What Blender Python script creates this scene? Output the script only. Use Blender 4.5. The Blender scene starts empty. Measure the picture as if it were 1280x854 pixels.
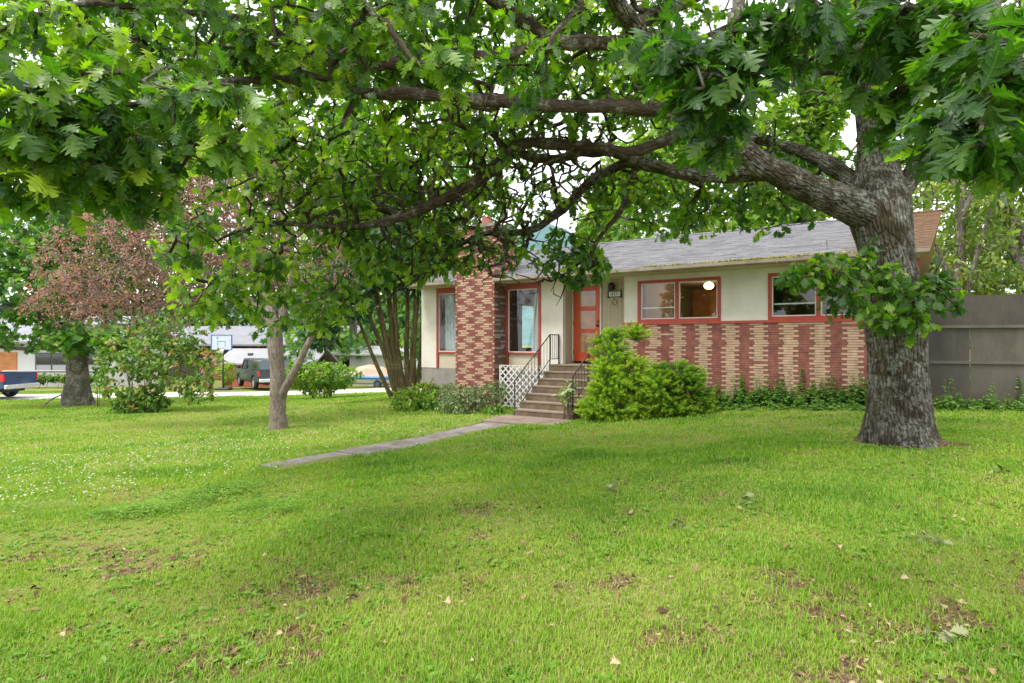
import bpy, math, random
import numpy as np
from mathutils import Vector, Matrix

random.seed(7)
RNG = np.random.default_rng(11)
SC = bpy.context.scene
COL = SC.collection
R = math.radians

# ------------------------------------------------------------------ camera, sky, sun, exposure
EYE = 1.79
F = 760.0
cam_data = bpy.data.cameras.new("camera")
cam = bpy.data.objects.new("camera", cam_data)
COL.objects.link(cam)
cam.location = (0, 0, EYE)
cam.rotation_euler = (R(90), 0, 0)
cam_data.sensor_width = 36.0
cam_data.lens = F / 1280 * 36.0
cam_data.clip_end = 6000
SC.camera = cam

SUN_EL, SUN_AZ = R(62), R(-122)       # direction to the sun: behind and left of the camera
world = bpy.data.worlds.new("World")
SC.world = world
world.use_nodes = True
wn = world.node_tree
wn.nodes.clear()
w_out = wn.nodes.new("ShaderNodeOutputWorld")
w_bg = wn.nodes.new("ShaderNodeBackground")
w_sky = wn.nodes.new("ShaderNodeTexSky")
w_sky.sky_type = 'NISHITA'
w_sky.sun_disc = False
w_sky.sun_elevation = SUN_EL
w_sky.sun_rotation = SUN_AZ
w_co = wn.nodes.new("ShaderNodeTexCoord")
w_no = wn.nodes.new("ShaderNodeTexNoise")
w_no.inputs["Scale"].default_value = 3.0
w_no.inputs["Detail"].default_value = 5.0
w_cr = wn.nodes.new("ShaderNodeMapRange")
w_cr.inputs["From Min"].default_value = 0.3
w_cr.inputs["From Max"].default_value = 0.6
w_cr.inputs["To Min"].default_value = 0.72
w_cr.inputs["To Max"].default_value = 1.0
w_mx = wn.nodes.new("ShaderNodeMix")
w_mx.data_type = 'RGBA'
w_mx.inputs["B"].default_value = (7.6, 7.7, 7.8, 1)     # bright thin cloud layer
wn.links.new(w_co.outputs["Generated"], w_no.inputs["Vector"])
wn.links.new(w_no.outputs["Fac"], w_cr.inputs["Value"])
wn.links.new(w_cr.outputs["Result"], w_mx.inputs["Factor"])
wn.links.new(w_sky.outputs["Color"], w_mx.inputs["A"])
wn.links.new(w_mx.outputs["Result"], w_bg.inputs["Color"])
w_bg.inputs["Strength"].default_value = 0.12
wn.links.new(w_bg.outputs["Background"], w_out.inputs["Surface"])

sun_data = bpy.data.lights.new("sun", 'SUN')
sun_data.energy = 1.5
sun_data.angle = R(16)
sun_data.color = (1.0, 0.95, 0.86)
sun = bpy.data.objects.new("sun", sun_data)
COL.objects.link(sun)
sdir = Vector((math.sin(SUN_AZ) * math.cos(SUN_EL), math.cos(SUN_AZ) * math.cos(SUN_EL), math.sin(SUN_EL)))
sun.rotation_euler = sdir.to_track_quat('Z', 'Y').to_euler()

vs = SC.view_settings
vs.view_transform = 'Standard'
vs.look = 'None'
vs.exposure = 1.52
vs.gamma = 1.0
SC.render.engine = 'CYCLES'
SC.cycles.max_bounces = 8
SC.cycles.transparent_max_bounces = 12
SC.cycles.use_denoising = True

# ------------------------------------------------------------------ small helpers
def W(px, py, d):
    """world point seen at photo pixel (px, py) at a distance d in front of the camera"""
    return np.array([(px - 640.0) / F * d, d, EYE - (py - 427.0) / F * d])


def tag(o, label=None, cat=None, group=None, kind=None):
    if label: o["label"] = label
    if cat: o["category"] = cat
    if group: o["group"] = group
    if kind: o["kind"] = kind
    return o


def empty(name, loc=(0, 0, 0), rz=0.0):
    o = bpy.data.objects.new(name, None)
    o.location = loc
    o.rotation_euler = (0, 0, rz)
    o.empty_display_size = 0.2
    COL.objects.link(o)
    return o


def vnoise(x, y, scale, seed=0):
    """smooth value noise 0..1 for numpy arrays"""
    g = np.random.default_rng(seed).random((256, 256))
    x = np.asarray(x) / scale + 1000.0
    y = np.asarray(y) / scale + 1000.0
    xi, yi = np.floor(x).astype(int), np.floor(y).astype(int)
    fx, fy = x - xi, y - yi
    fx, fy = fx * fx * (3 - 2 * fx), fy * fy * (3 - 2 * fy)
    a = g[xi % 256, yi % 256]; b = g[(xi + 1) % 256, yi % 256]
    c = g[xi % 256, (yi + 1) % 256]; d = g[(xi + 1) % 256, (yi + 1) % 256]
    return (a * (1 - fx) + b * fx) * (1 - fy) + (c * (1 - fx) + d * fx) * fy


# ------------------------------------------------------------------ ground height
CTRL = np.array([
    (0, 0, .36), (0, -4, .40), (-3, 2.5, .20), (3, 2.5, .44), (6, 3, .55), (5.1, 8, .46), (2.5, 6, .40), (0, 5, .30), (-0.6, 9.0, .10),
    (0.0, 14.5, 0), (1.35, 13.7, 0.0), (0.6, 13.2, 0.01), (-3.4, 9.3, -.07), (-2.6, 9.0, 0.02), (-1.2, 11.0, -.01),
    (6.5, 12.9, .44), (9, 11.9, .48), (3.4, 14.2, .14), (10, 8, .55), (14, 12, .6), (-2.4, 18.0, -.10), (-5.6, 14.8, -.34),
    (-17.2, 24.5, -.78), (-12.5, 20.7, -.60), (-8.5, 27, -.74), (-3.6, 21.5, -.22), (-25, 29, -.97), (-6.5, 33, -.92), (-30, 42, -1.3),
    (-15, 46, -1.55), (-20, 60, -1.9), (10, 30, 0.0), (15, 18, .5), (20, 32, .3), (-10, 5, -.18), (-15, 12, -.5), (-25, 15, -.85), (-6, 4, .04),
    (-40, 30, -1.2), (0, 55, -1.2), (30, 50, 0.2), (20, 0, .7), (-30, 0, -.9), (0, -20, .5), (40, 20, .6), (-8, 9, -.16), (-45, 60, -1.9),
    (60, 60, 0.5), (-60, 90, -2.0), (0, 100, -1.8), (60, 100, 0.0), (-80, 20, -1.5), (-3.5, 5.5, .05), (3, 10, .30)])


def _tps(r):
    return np.where(r > 1e-9, r * r * np.log(np.maximum(r, 1e-9)), 0.0)


_n = len(CTRL)
_K = _tps(np.hypot(CTRL[:, None, 0] - CTRL[None, :, 0], CTRL[:, None, 1] - CTRL[None, :, 1])) + np.eye(_n) * 0.6
_P = np.c_[np.ones(_n), CTRL[:, :2]]
_A = np.block([[_K, _P], [_P.T, np.zeros((3, 3))]])
_w = np.linalg.solve(_A, np.r_[CTRL[:, 2], 0, 0, 0])


def zg(x, y):
    x = np.asarray(x, float); y = np.asarray(y, float)
    r = np.hypot(x[..., None] - CTRL[:, 0], y[..., None] - CTRL[:, 1])
    z = _tps(r) @ _w[:_n] + _w[_n] + _w[_n + 1] * x + _w[_n + 2] * y
    far = np.clip((np.hypot(x, y - 25) - 55) / 50, 0, 1)
    z = np.clip(z, -2.6, 1.2) * (1 - far) + far * -1.8
    bump = (vnoise(x, y, 1.7, 3) - .5) * .05 + (vnoise(x, y, .6, 4) - .5) * .02
    return z + bump * np.clip(1.2 - np.hypot(x, y) / 40, 0, 1)


# ------------------------------------------------------------------ house frame (wall plane, t along it, s behind it)
TH = math.atan(.669)
HC, HS = math.cos(TH), math.sin(TH)
HORG = (0.0, 17.2)


def HW(t, s, z=0.0):
    return np.array([t * HC + s * HS, HORG[1] - t * HS + s * HC, z])


def to_house(x, y):
    dx, dy = np.asarray(x) - HORG[0], np.asarray(y) - HORG[1]
    return dx * HC - dy * HS, dx * HS + dy * HC


# ------------------------------------------------------------------ materials
def new_mat(name):
    m = bpy.data.materials.new(name)
    m.use_nodes = True
    nt = m.node_tree
    nt.nodes.clear()
    out = nt.nodes.new("ShaderNodeOutputMaterial")
    p = nt.nodes.new("ShaderNodeBsdfPrincipled")
    nt.links.new(p.outputs[0], out.inputs[0])
    return m, nt, p, out


def rgba(c):
    return (c[0], c[1], c[2], 1.0)


def ramp(nt, stops, inp):
    n = nt.nodes.new("ShaderNodeValToRGB")
    e = n.color_ramp.elements
    while len(e) < len(stops):
        e.new(0.5)
    for i, (pos, c) in enumerate(stops):
        e[i].position = pos
        e[i].color = rgba(c)
    nt.links.new(inp, n.inputs[0])
    return n.outputs[0]


def noise(nt, scale, detail=4.0, vec=None, rough=.55, dist=0.0):
    n = nt.nodes.new("ShaderNodeTexNoise")
    n.inputs["Scale"].default_value = scale
    n.inputs["Detail"].default_value = detail
    n.inputs["Roughness"].default_value = rough
    n.inputs["Distortion"].default_value = dist
    if vec is None:
        tc = nt.nodes.new("ShaderNodeTexCoord")
        vec = tc.outputs["Object"]
    nt.links.new(vec, n.inputs["Vector"])
    return n.outputs["Fac"]


def mixc(nt, fac, a, b, mode='MIX'):
    n = nt.nodes.new("ShaderNodeMix")
    n.data_type = 'RGBA'
    n.blend_type = mode
    for s, v in (("Factor", fac), ("A", a), ("B", b)):
        if isinstance(v, (int, float)):
            n.inputs[s].default_value = v
        elif isinstance(v, tuple):
            n.inputs[s].default_value = rgba(v)
        else:
            nt.links.new(v, n.inputs[s])
    return n.outputs["Result"]


def bump(nt, p, height, strength=.3, dist=.02):
    b = nt.nodes.new("ShaderNodeBump")
    b.inputs["Strength"].default_value = strength
    b.inputs["Distance"].default_value = dist
    nt.links.new(height, b.inputs["Height"])
    nt.links.new(b.outputs[0], p.inputs["Normal"])


def plain(name, c, rough=.6, var=.18, scale=6.0, metal=0.0, bmp=0.0, bscale=60.0, dirt=None, dirt_scale=1.5, spec=.5):
    m, nt, p, out = new_mat(name)
    f = noise(nt, scale)
    lo = tuple(max(0, v * (1 - var)) for v in c)
    hi = tuple(min(1, v * (1 + var)) for v in c)
    col = ramp(nt, [(.3, lo), (.7, hi)], f)
    if dirt:
        g = noise(nt, dirt_scale, 6)
        k = ramp(nt, [(.48, (0, 0, 0)), (.72, (1, 1, 1))], g)
        col = mixc(nt, k, col, dirt)
    nt.links.new(col, p.inputs["Base Color"])
    p.inputs["Roughness"].default_value = rough
    p.inputs["Metallic"].default_value = metal
    p.inputs["Specular IOR Level"].default_value = spec
    if bmp:
        bump(nt, p, noise(nt, bscale, 5), bmp, .01)
    return m


def attr(nt, name):
    a = nt.nodes.new("ShaderNodeAttribute")
    a.attribute_name = name
    return a


def leaf_mat(name, stops, trans=.35, rough=.5, tcol=None, spec=.4, veins=False):
    """leaf colour by the per-leaf value 'tint'; light also comes through the blade"""
    m, nt, p, out = new_mat(name)
    a = attr(nt, "tint")
    col = ramp(nt, stops, a.outputs["Fac"])
    if veins:                                                  # pale midrib and side veins, a little mottling
        b = attr(nt, "bark")
        sx = nt.nodes.new("ShaderNodeSeparateXYZ")
        nt.links.new(b.outputs["Vector"], sx.inputs[0])

        def mth(op, *v):
            n = nt.nodes.new("ShaderNodeMath"); n.operation = op
            for i, q in enumerate(v):
                if isinstance(q, (int, float)): n.inputs[i].default_value = q
                else: nt.links.new(q, n.inputs[i])
            return n.outputs[0]
        ax_ = mth('ABSOLUTE', sx.outputs["X"])
        rib = mth('LESS_THAN', ax_, .010)
        fr_ = mth('FRACT', mth('MULTIPLY', mth('SUBTRACT', sx.outputs["Y"], mth('MULTIPLY', ax_, .55)), 5.2))
        side = mth('MULTIPLY', mth('LESS_THAN', mth('ABSOLUTE', mth('SUBTRACT', fr_, .5)), .035), .6)
        k = mth('MULTIPLY', mth('MAXIMUM', rib, side), .20)
        f = noise(nt, 30, 3)
        col = mixc(nt, .5, col, mixc(nt, 1.0, col, ramp(nt, [(.3, (.6, .65, .6)), (.7, (1.35, 1.3, 1.2))], f), 'MULTIPLY'))
        col = mixc(nt, k, col, (.30, .40, .14))
        bump(nt, p, mth('MAXIMUM', rib, side), .4, .004)
    nt.links.new(col, p.inputs["Base Color"])
    p.inputs["Roughness"].default_value = rough
    p.inputs["Specular IOR Level"].default_value = spec
    if trans > 0:
        t = nt.nodes.new("ShaderNodeBsdfTranslucent")
        tc = mixc(nt, 1.0, col, tcol or (1.6, 1.7, .5), 'MULTIPLY')
        nt.links.new(tc, t.inputs["Color"])
        mx = nt.nodes.new("ShaderNodeMixShader")
        mx.inputs[0].default_value = trans
        nt.links.new(p.outputs[0], mx.inputs[1])
        nt.links.new(t.outputs[0], mx.inputs[2])
        nt.links.new(mx.outputs[0], out.inputs[0])
    return m


def bark_mat(name, dark, light, lichen=None, lich_amt=.5, stretch=.25, scale=14.0, moss=None, bstr=.9, bdist=.03):
    m, nt, p, out = new_mat(name)
    a = attr(nt, "bark")
    mp = nt.nodes.new("ShaderNodeMapping")
    mp.inputs["Scale"].default_value = (1, 1, stretch)
    nt.links.new(a.outputs["Vector"], mp.inputs["Vector"])
    f1 = noise(nt, scale, 8, mp.outputs[0], .65, .6)
    v = nt.nodes.new("ShaderNodeTexVoronoi")
    v.feature = 'DISTANCE_TO_EDGE'
    v.inputs["Randomness"].default_value = 1.0
    v.inputs["Scale"].default_value = scale * 1.3
    nt.links.new(mp.outputs[0], v.inputs["Vector"])
    cr = ramp(nt, [(0.0, (0, 0, 0)), (.22, (1, 1, 1))], v.outputs["Distance"])
    col = ramp(nt, [(.32, dark), (.62, light)], f1)
    col = mixc(nt, .30, col, mixc(nt, 1.0, col, cr, 'MULTIPLY'))
    fine = noise(nt, scale * 4, 4, a.outputs["Vector"])
    col = mixc(nt, .6, col, mixc(nt, 1.0, col, ramp(nt, [(.3, (.45, .45, .45)), (.7, (1.6, 1.6, 1.6))], fine), 'MULTIPLY'))
    if lichen:
        f2 = noise(nt, 4.0, 8, a.outputs["Vector"], .72)
        k = ramp(nt, [(.62 - lich_amt * .22, (0, 0, 0)), (.70 - lich_amt * .22, (1, 1, 1))], f2)
        f3 = noise(nt, 22, 6, a.outputs["Vector"], .72)
        k2 = ramp(nt, [(.40, (0, 0, 0)), (.52, (.9, .9, .9))], f3)
        f5 = noise(nt, 11, 3, a.outputs["Vector"])
        lc = ramp(nt, [(.35, tuple(v * .7 for v in lichen)), (.65, lichen)], f5)
        col = mixc(nt, mixc(nt, 1.0, k, k2, 'MULTIPLY'), col, lc)
    big = noise(nt, 1.6, 4, a.outputs["Vector"])
    col = mixc(nt, 1.0, col, ramp(nt, [(.3, (.72, .70, .66)), (.7, (1.2, 1.2, 1.2))], big), 'MULTIPLY')
    if moss:
        f4 = noise(nt, 2.2, 5, a.outputs["Vector"])
        k = ramp(nt, [(.52, (0, 0, 0)), (.66, (.8, .8, .8))], f4)
        col = mixc(nt, k, col, moss)
    nt.links.new(col, p.inputs["Base Color"])
    p.inputs["Roughness"].default_value = .9
    p.inputs["Specular IOR Level"].default_value = .2
    h = nt.nodes.new("ShaderNodeMath")
    h.operation = 'ADD'
    nt.links.new(f1, h.inputs[0])
    nt.links.new(cr, h.inputs[1])
    bump(nt, p, h.outputs[0], bstr, bdist)
    return m


# ------------------------------------------------------------------ mesh builders
def link_mesh(name, me, mats, parent=None):
    o = bpy.data.objects.new(name, me)
    for m in (mats if isinstance(mats, (list, tuple)) else [mats]):
        me.materials.append(m)
    COL.objects.link(o)
    if parent is not None:
        o.parent = parent
    return o


def mesh_np(name, V, faces, mats, parent=None, tint=None, bark=None, smooth=False, midx=None):
    """one mesh object from numpy arrays; faces is a list of (k, n) int arrays"""
    me = bpy.data.meshes.new(name)
    V = np.asarray(V, np.float32)
    me.vertices.add(len(V))
    me.vertices.foreach_set("co", V.ravel())
    faces = [f for f in faces if len(f)]
    idx = np.concatenate([f.ravel() for f in faces]).astype(np.int32)
    cnt = np.concatenate([np.full(len(f), f.shape[1]) for f in faces]).astype(np.int32)
    st = np.r_[0, np.cumsum(cnt)[:-1]].astype(np.int32)
    me.loops.add(len(idx))
    me.loops.foreach_set("vertex_index", idx)
    me.polygons.add(len(cnt))
    me.polygons.foreach_set("loop_start", st)
    if midx is not None:
        me.polygons.foreach_set("material_index", np.asarray(midx, np.int32))
    if smooth:
        me.polygons.foreach_set("use_smooth", np.ones(len(cnt), bool))
    if tint is not None:
        at = me.attributes.new("tint", 'FLOAT', 'POINT')
        at.data.foreach_set("value", np.asarray(tint, np.float32))
    if bark is not None:
        at = me.attributes.new("bark", 'FLOAT_VECTOR', 'POINT')
        at.data.foreach_set("vector", np.asarray(bark, np.float32).ravel())
    me.update(calc_edges=True)
    me.validate()
    return link_mesh(name, me, mats, parent)


class MB:
    """collects boxes, tubes and prisms into one mesh"""
    def __init__(self):
        self.v, self.f, self.mi, self.sm = [], [], [], []

    def add(self, V, Fs, mi=0, smooth=False):
        n = len(self.v)
        self.v += [tuple(map(float, p)) for p in V]
        for f in Fs:
            self.f.append([i + n for i in f])
            self.mi.append(mi)
            self.sm.append(smooth)
        return self

    def box(self, x0, x1, y0, y1, z0, z1, mi=0, M=None):
        V = [(x, y, z) for z in (z0, z1) for y in (y0, y1) for x in (x0, x1)]
        if M is not None:
            V = [M @ Vector(p) for p in V]
        Fs = [(0, 2, 3, 1), (4, 5, 7, 6), (0, 1, 5, 4), (2, 6, 7, 3), (0, 4, 6, 2), (1, 3, 7, 5)]
        return self.add(V, Fs, mi)

    def rbox(self, x0, x1, y0, y1, z0, z1, b=.02, mi=0):
        """box with chamfered vertical and top edges"""
        def ring(ix, z):
            a0, a1, c0, c1 = x0 + ix, x1 - ix, y0 + ix, y1 - ix
            return [(a0 + b, c0, z), (a1 - b, c0, z), (a1, c0 + b, z), (a1, c1 - b, z), (a1 - b, c1, z), (a0 + b, c1, z), (a0, c1 - b, z), (a0, c0 + b, z)]
        V = ring(b * .6, z0) + ring(0, z0 + b) + ring(0, z1 - b) + ring(b * .6, z1)
        Fs = [tuple(range(7, -1, -1)), tuple(range(24, 32))]
        for k in range(3):
            for i in range(8):
                j = (i + 1) % 8
                Fs.append((k * 8 + i, k * 8 + j, k * 8 + 8 + j, k * 8 + 8 + i))
        return self.add(V, Fs, mi)

    def tube(self, pts, r, n=8, mi=0, cap=True):
        V, Fs, _ = tube_arrays(np.array(pts, float), np.full(len(pts), r) if np.isscalar(r) else np.array(r, float), n)
        fl = [tuple(q) for q in Fs]
        if cap:
            L = len(pts)
            fl.append(tuple(range(n - 1, -1, -1)))
            fl.append(tuple(range((L - 1) * n, L * n)))
        return self.add(V, fl, mi, True)

    def prism(self, poly, axis, a, b, mi=0):
        """extrude a 2-D outline along an axis (0 x, 1 y, 2 z) from a to b"""
        def P(u, v, w):
            return {0: (w, u, v), 1: (u, w, v), 2: (u, v, w)}[axis]
        n = len(poly)
        V = [P(u, v, a) for u, v in poly] + [P(u, v, b) for u, v in poly]
        Fs = [tuple(range(n - 1, -1, -1)), tuple(range(n, 2 * n))]
        Fs += [(i, (i + 1) % n, n + (i + 1) % n, n + i) for i in range(n)]
        return self.add(V, Fs, mi)

    def lathe(self, prof, c=(0, 0, 0), n=20, mi=0, axis='z'):
        V, Fs = [], []
        for r, h in prof:
            for i in range(n):
                a = 2 * math.pi * i / n
                u, v = r * math.cos(a), r * math.sin(a)
                q = (u, v, h) if axis == 'z' else (u, h, v) if axis == 'y' else (h, u, v)
                V.append((q[0] + c[0], q[1] + c[1], q[2] + c[2]))
        for k in range(len(prof) - 1):
            for i in range(n):
                j = (i + 1) % n
                Fs.append((k * n + i, k * n + j, k * n + n + j, k * n + n + i))
        return self.add(V, Fs, mi, True)

    def obj(self, name, mats, parent=None, bevel=0.0):
        me = bpy.data.meshes.new(name)
        me.from_pydata(self.v, [], self.f)
        me.polygons.foreach_set("material_index", np.array(self.mi, np.int32))
        me.polygons.foreach_set("use_smooth", np.array(self.sm, bool))
        me.update()
        import bmesh
        bm = bmesh.new()
        bm.from_mesh(me)
        bmesh.ops.recalc_face_normals(bm, faces=bm.faces)
        if bevel:
            bmesh.ops.bevel(bm, geom=[e for e in bm.edges if len(e.link_faces) == 2 and e.calc_face_angle(0) > .6], offset=bevel, segments=2, affect='EDGES', clamp_overlap=True)
        bm.to_mesh(me)
        bm.free()
        return link_mesh(name, me, mats, parent)


def tube_arrays(P, r, n, wob=0.0, rng=None):
    """V, quads, bark coordinates of a tube through the points P with the radii r"""
    L = len(P)
    T = np.gradient(P, axis=0)
    T /= np.maximum(np.linalg.norm(T, axis=1, keepdims=True), 1e-9)
    ref = np.array([0.0, 0, 1]) if abs(T[0, 2]) < .8 else np.array([1.0, 0, 0])
    U = np.zeros((L, 3))
    u = ref - T[0] * (ref @ T[0])
    for i in range(L):
        u = u - T[i] * (u @ T[i])
        u = u / max(np.linalg.norm(u), 1e-9)
        U[i] = u
    B = np.cross(T, U)
    a = np.arange(n) * 2 * np.pi / n
    rr = r[:, None] * np.ones((1, n))
    if wob and rng is not None:
        ph = rng.random(4) * 6.28
        for k, (fa, fl) in enumerate(((2, .8), (3, 1.7), (5, 2.9), (4, .5))):
            ln = np.r_[0, np.cumsum(np.linalg.norm(np.diff(P, axis=0), axis=1))]
            rr = rr * (1 + wob / (k + 1.5) * np.sin(fa * a[None] + fl * ln[:, None] * 2 + ph[k]))
    V = P[:, None] + rr[..., None] * (np.cos(a)[None, :, None] * U[:, None] + np.sin(a)[None, :, None] * B[:, None])
    ln = np.r_[0, np.cumsum(np.linalg.norm(np.diff(P, axis=0), axis=1))]
    bk = np.stack([rr * np.cos(a), rr * np.sin(a), np.repeat(ln[:, None], n, 1)], -1)
    i = np.arange(L - 1)[:, None] * n
    j = np.arange(n)[None]
    q = np.stack([i + j, i + (j + 1) % n, i + n + (j + 1) % n, i + n + j], -1).reshape(-1, 4)
    return V.reshape(-1, 3), q, bk.reshape(-1, 3)


class Tubes:
    """many tapered tubes in one mesh (trunks, limbs, twigs)"""
    def __init__(self):
        self.V, self.Q, self.B, self.n = [], [], [], 0

    def add(self, P, r, n=6, wob=0.0, rng=None):
        P = np.asarray(P, float)
        r = np.asarray(r, float)
        V, q, b = tube_arrays(P, r, n, wob, rng)
        self.V.append(V); self.Q.append(q + self.n); self.B.append(b + P[0] * .37)
        self.n += len(V)

    def obj(self, name, mat, parent=None):
        return mesh_np(name, np.concatenate(self.V), [np.concatenate(self.Q)], mat, parent, bark=np.concatenate(self.B), smooth=True)


def spline(pts, step):
    """Catmull-Rom resample of rows (x, y, z, r)"""
    P = np.asarray(pts, float)
    if len(P) < 3:
        k = max(2, int(np.linalg.norm(P[-1, :3] - P[0, :3]) / step) + 1)
        return np.linspace(P[0], P[-1], k)
    E = np.vstack([2 * P[0] - P[1], P, 2 * P[-1] - P[-2]])
    out = []
    for i in range(1, len(E) - 2):
        k = max(1, int(np.ceil(np.linalg.norm(E[i + 1, :3] - E[i, :3]) / step)))
        for t in np.arange(k) / k:
            a, b, c, d = E[i - 1], E[i], E[i + 1], E[i + 2]
            out.append(.5 * (2 * b + (c - a) * t + (2 * a - 5 * b + 4 * c - d) * t * t + (3 * b - a - 3 * c + d) * t ** 3))
    out.append(P[-1])
    out = np.array(out)
    out[:, 3] = np.maximum(out[:, 3], .001)
    return out


# ------------------------------------------------------------------ leaves
def leaf_template(prof, fold=.12, droop=.18):
    """flat lobed outline [(y, halfwidth, forward)] -> verts (x lateral, y along, z up), triangles"""
    V, T = [], []
    for y, w, fwd in prof:
        zc = -droop * y * y
        V += [(0, y, zc), (-w, y + fwd, zc + fold * w - .3 * w * w), (w, y + fwd, zc + fold * w - .3 * w * w)]
    for i in range(len(prof) - 1):
        a, b = 3 * i, 3 * i + 3
        T += [(a, a + 2, b + 2), (a, b + 2, b), (a, b, b + 1), (a, b + 1, a + 1)]
    return np.array(V, float), np.array(T, int)


OAK_HI = leaf_template([(0, .008, 0), (.16, .012, 0), (.22, .08, .0), (.30, .15, .03), (.36, .33, .10), (.39, .36, .13), (.42, .22, .05), (.46, .15, .0), (.52, .20, .03), (.58, .42, .13), (.62, .52, .20), (.65, .40, .12),
                        (.68, .24, .02), (.72, .19, -.01), (.77, .26, .05), (.82, .36, .13), (.85, .31, .12), (.88, .17, .02), (.93, .14, .0), (.99, .17, .05), (1.03, .10, .05), (1.10, .01, 0)], .16, .32)
OAK_LO = leaf_template([(0, .012, 0), (.2, .08, .0), (.37, .33, .11), (.45, .16, .0), (.6, .50, .17), (.7, .20, .0), (.83, .35, .12), (.9, .15, .0), (1.0, .15, .05), (1.08, .01, 0)], .15, .3)
MAPLE = leaf_template([(0, .02, 0), (.25, .1, .0), (.35, .5, .12), (.5, .25, .02), (.6, .42, .2), (.75, .18, .03), (1.0, .01, .0)], .1, .25)
SIMPLE = leaf_template([(0, .02, 0), (.35, .24, .02), (.7, .2, .02), (1.0, .01, 0)], .25, .25)
QUADL = (np.array([(0, 0, 0), (-.33, .5, .05), (.33, .5, .05), (0, 1, -.12)], float), np.array([(0, 2, 1), (1, 2, 3)]))
NEEDLE = (np.array([(-.05, 0, 0), (.05, 0, 0), (0, 1, -.04)], float), np.array([(0, 1, 2)]))


def norm(a):
    return a / np.maximum(np.linalg.norm(a, axis=-1, keepdims=True), 1e-9)


class Leaves:
    def __init__(self, veins=False):
        self.V, self.T, self.C, self.n = [], [], [], 0
        self.veins = [] if veins else None

    def put(self, tmpl, pos, d, nrm, size, tint):
        tv, tt = tmpl
        d = norm(d)
        nrm = norm(nrm - d * (nrm * d).sum(-1, keepdims=True))
        side = np.cross(d, nrm)
        k = len(pos)
        V = pos[:, None] + size[:, None, None] * (tv[None, :, 0:1] * side[:, None] + tv[None, :, 1:2] * d[:, None] + tv[None, :, 2:3] * nrm[:, None])
        T = tt[None] + (np.arange(k) * len(tv))[:, None, None] + self.n
        self.V.append(V.reshape(-1, 3)); self.T.append(T.reshape(-1, 3)); self.C.append(np.repeat(tint, len(tv)))
        if self.veins is not None:
            self.veins.append(np.tile(np.c_[tv[:, 0], tv[:, 1], tv[:, 0] * 0], (k, 1)))
        self.n += k * len(tv)

    def rosettes(self, tmpl, pos, axis, per, size, rng, spread=1.0, tint=(.5, .22), up=.8, jit=.03, gravity=.25):
        """clusters of leaves radiating round shoot tips"""
        k = len(pos)
        if k == 0:
            return
        axis = norm(axis)
        ref = np.where(np.abs(axis[:, 2:3]) < .9, np.array([[0, 0, 1.0]]), np.array([[1.0, 0, 0]]))
        u = norm(np.cross(axis, ref)); v = np.cross(axis, u)
        ct = rng.normal(tint[0], tint[1] * .7, k)
        for i in range(per):
            az = i * 2.4 + rng.random(k) * 1.2
            al = spread * (0.45 + 0.95 * rng.random(k))
            d = axis * np.cos(al)[:, None] + (u * np.cos(az)[:, None] + v * np.sin(az)[:, None]) * np.sin(al)[:, None]
            d = d + np.array([0, 0, -gravity]) * (0.4 + rng.random(k)[:, None] * .9)
            nr = np.array([0, 0, up]) + rng.normal(0, .42, (k, 3)) + axis * .35
            p = pos - axis * (rng.random(k) * size * .5)[:, None] + rng.normal(0, jit, (k, 3))
            sz = size * rng.uniform(.5, 1.15, k)
            self.put(tmpl, p, d, nr, sz, np.clip(ct + rng.normal(0, tint[1] * .6, k), 0, 1))

    def obj(self, name, mat, parent=None):
        return mesh_np(name, np.concatenate(self.V), [np.concatenate(self.T)], mat, parent, tint=np.concatenate(self.C), bark=np.concatenate(self.veins) if self.veins else None)


def grow(skel, att, rng, step=.4, jit=.06, tip=.004, power=.42, sag=0.0):
    """attach every attractor to the nearest wood; returns chains [(P, r)] and the shoot axis of each attractor"""
    skel = np.asarray(skel, float)
    att = np.asarray(att, float)
    ns = len(skel)
    d0 = np.empty(len(att)); 
    for i in range(0, len(att), 400):
        d0[i:i + 400] = np.linalg.norm(att[i:i + 400, None] - skel[None, :, :3], axis=2).min(1)
    order = np.argsort(d0)
    cap = ns + len(att) * 14 + 1000
    P = np.zeros((cap, 3)); par = np.full(cap, -1); rs = np.zeros(cap)
    P[:ns] = skel[:, :3]; rs[:ns] = skel[:, 3]
    n = ns
    node_of = np.zeros(len(att), int)
    for a in order:
        t = att[a]
        dd = np.linalg.norm(P[:n] - t, axis=1)
        j = int(dd.argmin())
        dist = dd[j]
        k = min(12, int(dist / step))
        base = P[j].copy(); prev = j
        off = rng.normal(0, jit * dist, 3)
        for q in range(1, k + 1):
            f = q / (k + 1)
            P[n] = base + (t - base) * f + off * math.sin(math.pi * f) + rng.normal(0, jit * .3, 3) + np.array([0, 0, sag * dist * math.sin(math.pi * f)])
            par[n] = prev; prev = n; n += 1
            if n >= cap - 20: break
        P[n] = t; par[n] = prev; node_of[a] = n; n += 1
    w = np.zeros(n)
    w[node_of] = 1
    kids = [[] for _ in range(n)]
    for i in range(n - 1, ns - 1, -1):
        w[par[i]] += w[i]
        kids[par[i]].append(i)
    rad = tip * np.maximum(w, 1) ** power
    chains = []
    for i in range(ns, n):
        p = par[i]
        if p < ns or (kids[p] and max(kids[p], key=lambda q: w[q]) != i):
            ch = [p, i]
            c = i
            while kids[c]:
                c = max(kids[c], key=lambda q: w[q])
                ch.append(c)
            r = rad[ch].copy()
            r[0] = min(r[1] * 1.15, rs[p] * .8 if p < ns else rad[p])
            r[-1] *= .5
            if p < ns:
                r = np.minimum(r, max(rs[p] * .75, tip))
            chains.append((P[ch], r))
    ax = P[node_of] - P[par[node_of]]
    return chains, norm(ax)


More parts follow.
